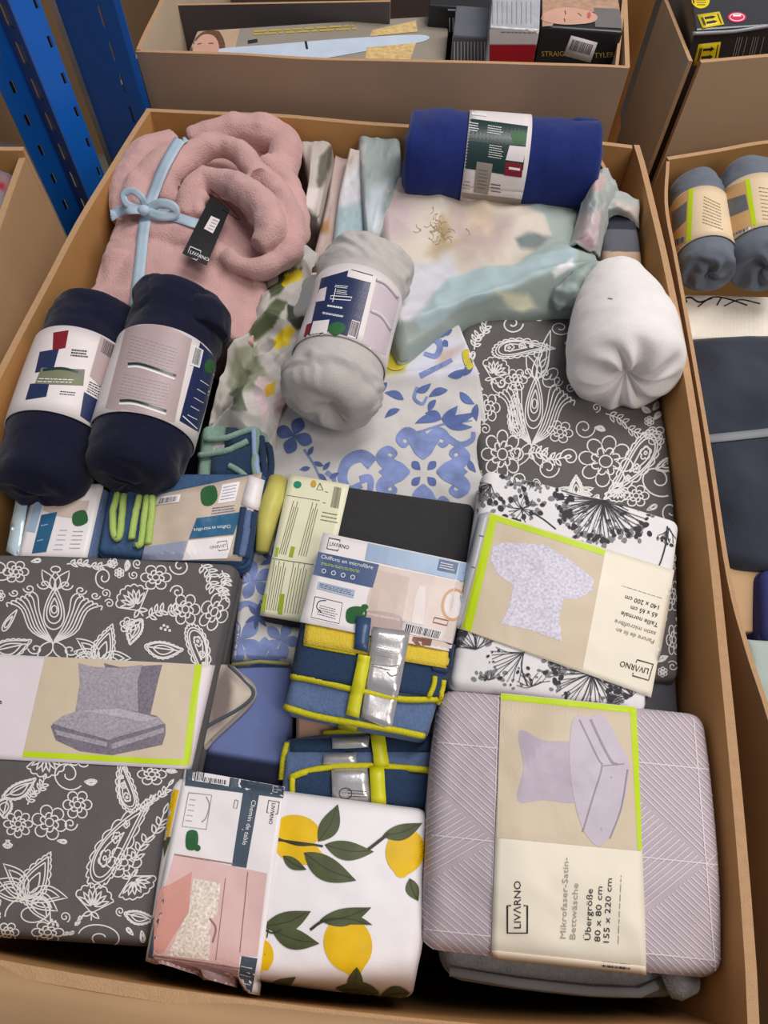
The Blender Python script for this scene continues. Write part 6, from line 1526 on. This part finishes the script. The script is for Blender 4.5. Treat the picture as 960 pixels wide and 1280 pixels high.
o3 = cuboid('wrapped_box', (612, 36), (675, 36), 1.255, .16, .14, mat('silver_wrap', (170, 172, 180), .22, .12, 60, .2, 80, spec=.6), p3, .02)
v3 = bvh(o3)
decal('printed_panel', [rect([(612, 56), (674, 56), (674, 104), (612, 104)])], v3, mat('red_panel', (176, 28, 44), .3, .05), p3, .0006, 12)
decal('printed_panel', [rect([(612, 37), (674, 37), (674, 55), (612, 55)])], v3, M_paper, p3, .0008, 12)
decal('small_print', [lines_block([(626, 38), (672, 39), (672, 43), (626, 42)], 1, 1.6, .95)] + [stroke([(616 + k, 2), (616 + k, 30)], .7) for k in range(0, 54, 6)], v3, M_inkg, p3, .0011, 8)
p4 = thing('appliance_box', 'black styler box with a printed face on top and a barcode sticker', 'box', PY(730, 60, 1.27) - np.array([0, 0, .1]), 'boxed hair straighteners')
o4 = cuboid('carton', (677, 34), (779, 39), 1.265, .15, .15, M_pkblack, p4)
v4 = bvh(o4)
decal('picture_hair', [rect([(678, -12), (781, -12), (781, 13), (678, 20)]), poly([(678, 20), (700, 16), (690, 33), (678, 33)])], v4, mat('picture_fair_hair', (176, 140, 116), .45, .25, 90), p4, .0005, 10)
decal('picture_face', [poly(spline([(678, 26), (682, 16), (704, 10), (728, 12), (746, 20), (742, 28), (722, 31), (700, 31)], 26, True))], v4, M_skin, p4, .0012, 6)
decal('picture_lips', [poly(ellipse(736, 20, 2.6, 4, .1, 10))], v4, M_lip, p4, .0018, 6)
decal('picture_eyes', [stroke([(706, 14), (707, 19)], 1.2), stroke([(705, 24), (706, 28)], 1.2), stroke([(722, 17), (727, 21)], .8)], v4, M_hair, p4, .0018, 6)
decal('picture_grey', [rect([(742, 10), (781, 12), (782, 36), (744, 34)])], v4, mat('picture_grey_ground', (112, 106, 106), .45, .05), p4, .0006, 8)
decal('lettering', [text('STRAIG', (677, 70), (705, 70), 6.5), text('TYLER', (743, 72), (768, 71), 6.5)], v4, M_gold, p4, .0006, 12)
bq = card('barcode_sticker', [(714, 44), (747, 53), (738, 78), (704, 69)], v4, M_whitepaper, p4, .001, .0005, n=(3, 3))
decal('barcode', [bars([(716, 49), (742, 56), (737, 69), (711, 62)], seed=6)], bvh(bq), M_ink, bq, .0003, 20)
stack_fill('plain packing box under the boxed straighteners', BX0 + .03, BX1 - .06, yb + .03, yb + .22, .144, RIM - .045, M_card_dk)

# ---- black box, upper right
p5 = thing('appliance_box', 'black box with yellow arrow stickers and a red oval sticker, upper right', 'box', PY(920, 60, 1.3) - np.array([0, 0, .2]))
o5 = cuboid('carton', (869, 41), (990, 26), (1.275, 1.315), .4, .35, mat('black_gloss_package', (46, 46, 52), .3, .1, 14, .1, 60, spec=.5), p5, ndir=(.05, 1, 0))
v5 = bvh(o5)
M_yst = mat('yellow_sticker', (226, 200, 20), .4, .03)
for q in ([(871, 19), (899, 15), (905, 31), (878, 36)], [(873, 55), (901, 52), (896, 80), (866, 82)]):
    s_ = card('arrow_sticker', q, v5, M_yst, p5, .0008, .0003, n=(4, 4)); f = quad_at(q)
    arr = []
    for y_ in (.3, .65): arr += [stroke(f([(.28, y_), (.6, y_)]), 3), poly(f([(.6, y_ - .12), (.78, y_), (.6, y_ + .12)]))]
    arr += [stroke(f([(.14, .2), (.14, .8)]), 1.2), stroke(f([(.2, .2), (.2, .8)]), 1.2), stroke(f([(.9, .12), (.9, .9)]), 1.2)]
    decal('arrow_print', arr, bvh(s_), M_ink, s_, .0003, 20)
s_ = decal('round_sticker', [poly(ellipse(876, 1, 11, 10, 0, 22))], v5, M_yst, p5, .0006, 30)
decal('arrow_print', [lines_block([(870, -4), (883, -4), (882, 8), (871, 8)], 4, 1, .9)], v5, M_ink, p5, .0010, 12)
decal('oval_sticker', [poly(ellipse(921, 22, 11.5, 6.5, 0, 22))], v5, mat('red_sticker', (214, 44, 84), .4, .03), p5, .0006, 30)
decal('sticker_ring', [stroke(ellipse(921, 22, 9, 4.6, 0, 20), .8, True), stroke([(916, 20), (926, 20)], 2.4)], v5, M_inkw, p5, .0010, 12)
decal('small_print', [stroke([(x, 46), (x - 8, 78)], .8) for x in (922, 925, 928, 934, 942, 945, 948, 955)], v5, M_inkg, p5, .0006, 10)
tube('bubble_wrap_edge', spline(np.array([PY(866, 42, 1.268), PY(890, 41, 1.274), PY(920, 39, 1.285), PY(965, 32, 1.30)]), 16), .0025, mat('clear_film', (150, 152, 160), .2, .1, spec=.6), p5, 6)
stack_fill('plain packing box under the black box at the upper right', a0[0] + .05, a0[0] + .22, 1.34, 1.6, .0065, PY(920, 34, 1.29)[2] - .352, M_card_dk)

# ---- right carton
M_gry2 = mat('blue_grey_fleece', (112, 118, 130), .95, .08, 60, .5, 900, sheen=.2, spec=.1)
for k, (A, B, R, lb) in enumerate([((870, 240, -.035), (884, 338, -.035), .0405, 'grey blanket roll with a tan and green paper band, left one in the right carton'), ((936, 228, -.02), (954, 332, -.02), .047, 'grey blanket roll with a tan and green paper band, right one in the right carton')]):
    r, t, body, bd = make_roll('blanket_roll', lb, A, B, R, M_gry2, (.24, .86), mat('tan_band_paper', (228, 204, 170), .45, .03, 20), quiet=(.2, .9), amp=.002, sc=(40, 1.4), lump=.002, seed=30 + k, endA=(.4, .05, 3, .03), endB=(.3, .2, 2 + k, .12), group='grey rolls in the right carton')
    v = bvh(bd)
    if k == 0:
        q = [(826, 250), (850, 232), (848, 302), (828, 312)]; g = [(849, 231), (855, 229), (852, 300), (846, 303)]; ins = [(828, 262), (847, 248), (846, 272), (829, 288)]; bc = [(832, 296), (846, 291), (845, 298), (832, 304)]
        ln = [(868, 240), (888, 250), (892, 285), (866, 276)]
        q, g, ins, bc, ln = [[(x + 12, y + 4) for x, y in e] for e in (q, g, ins, bc, ln)]
    else:
        q = [(894, 240), (932, 226), (942, 290), (900, 310)]; g = [(931, 225), (937, 224), (947, 288), (941, 291)]; ins = [(896, 254), (932, 243), (936, 262), (902, 276)]; bc = [(912, 294), (938, 283), (939, 290), (914, 301)]
        ln = [(948, 232), (975, 236), (980, 280), (954, 276)]
    decal('picture_panel', [rect(q)], v, mat('picture_sand', (206, 164, 112), .45, .1, 20), t, .0006, 5)
    decal('picture_blanket', [rect(ins)], v, mat('picture_grey_blanket', (104, 106, 112), .45, .15, 60), t, .0009, 5)
    decal('stripe', [rect(g)], v, M_lime, t, .0009, 5)
    decal('barcode_label', [rect(bc)], v, M_whitepaper, t, .0010, 5)
    decal('barcode', [bars(bc, seed=k + 3)], v, M_ink, t, .0013, 5)
    decal('small_print', [lines_block(ln, 9, .8, .9, k)], v, mat('tan_ink', (170, 146, 110), .5, 0), t, .0008, 6)
wt = thing('folded_towel', 'white ribbed cloth with a black leaf print edge in the right carton', 'towel', P(920, 400, -.12))
wt_o = pack('ribbed_cloth', [[(846, 366, -.085), (920, 368, -.085), (1040, 372, -.085)], [(852, 424, -.085), (920, 424, -.085), (1040, 428, -.085)]], .05, mat('white_ribbed_cotton', (238, 228, 214), .9, .03, 60, .3, 400), wt, 90, 12, .006, 0, layers=2, hills=lambda S, T: .0012 * np.sin(S * 260) * (T > .35))
decal('printed_pattern', [stroke(spline([(848, 378), (862, 372), (874, 378), (890, 373)], 14), 2), stroke(spline([(872, 384), (890, 372), (910, 374), (934, 382)], 16), 1.6), stroke([(896, 382), (902, 372)], 1.6), poly(ellipse(853, 377, 6, 3)), stroke(spline([(905, 383), (925, 375), (950, 380)], 10), 1.5)], bvh(wt_o), M_ink, wt, .001, 6)
nb = thing('folded_blanket', 'dark slate velvet blanket with a grey tie band in the right carton', 'blanket', P(930, 560, -.12))
M_slv = mat('slate_velvet', (52, 56, 68), .9, .3, 9, .4, 500, sheen=.4, spec=.1)
nb_o = pack('velvet_blanket', [[(850, 420, -.07), (905, 416, -.055), (1050, 412, -.06)], [(866, 520, -.06), (930, 515, -.045), (1060, 510, -.05)], [(882, 620, -.06), (940, 618, -.045), (1070, 615, -.05)], [(900, 704, -.07), (950, 708, -.06), (1080, 712, -.06)]], .08, M_slv, nb, 40, 50, .018, 0, (.006, 11), 4, layers=2, rdg=(.006, [[5, 4, 0], [-4, 5, 0], [0, 0, 0]]))
card('tie_band', [(872, 546), (1040, 528), (1042, 538), (874, 556)], bvh(nb_o), mat('grey_tape', (136, 138, 146), .7), nb, .002, .001)
cf = thing('cardboard_insert', 'plain tan cardboard sheet between the velvet blanket and the mint cloth', 'cardboard', P(940, 740, -.12))
pack('board', [[(898, 700, -.075), (955, 714, -.075)], [(926, 790, -.09), (965, 790, -.09)]], .008, mat('tan_sheet', (196, 160, 122), .75, .05), cf, 8, 8, .002, 0, layers=1, lip=0, smooth=False)
nvb = pack('folded_blanket', [[(952, 708, -.06), (1060, 715, -.06)], [(956, 800, -.07), (1070, 800, -.07)]], .06, mat('indigo_cloth', (52, 56, 110), .9, .1, 40), None, 12, 12, .012, 0, (.003, 20))
tag(nvb, 'indigo cloth edge at the right border below the velvet blanket', 'blanket')
mt = pack('mint_cloth', [[(926, 792, -.08), (950, 796, -.065), (1050, 800, -.07)], [(930, 850, -.085), (955, 850, -.07), (1050, 850, -.07)], [(944, 930, -.09), (968, 930, -.08), (1060, 930, -.08)]], .08, mat('mint_fleece', (176, 190, 184), .95, .05, 40, .4, 700, sheen=.2), None, 26, 30, .014, 0, (.005, 16), 3)
tag(mt, 'pale mint fleece in the right carton at the right border', 'blanket')
lo_ = filler('dark blanket layer filling the bottom of the right carton', .95, 1.6, .05, 1.02, -.17, mat('brown_black_cloth', (52, 46, 44), .9, .1, 30), .28)
lo_['group'] = 'dark blankets under the heap'

# ---- left carton
cA, cB, cC, cD, zt = LBX
lcen = (cA + cB + cC + cD) / 4
def lpt(s, t, z): p = cA + (cB - cA) * s + (cD - cA) * t; return (p[0], p[1], z)
lrows = np.array([[lpt(.03, .95, zt - .03), lpt(.03, .5, zt - .01), lpt(.03, .03, zt - .02)], [lpt(.4, .95, zt - .02), lpt(.4, .5, zt + .005), lpt(.4, .03, zt - .015)], [lpt(.95, .95, zt - .03), lpt(.95, .5, zt - .02), lpt(.95, .03, zt - .03)]])
lt_o = pack('folded_blanket', lrows, zt - .06, M_vc, None, 60, 60, .018, 0, (.008, 24), 6, paint((116, 106, 112), [([(-40, 225), (12, 222), (18, 240), (-40, 250)], (150, 116, 120), 5), ([(-10, 230), (6, 228), (6, 236), (-10, 238)], (150, 40, 50), 2), ([(-60, 250), (30, 240), (10, 300), (-60, 320)], (140, 134, 136), 5)], 6), layers=4, rdg=(.006, [[18, 6, 0], [-6, 16, 0], [0, 0, 0]]))
tag(lt_o, 'rumpled grey mauve textiles filling the left carton', 'blanket')
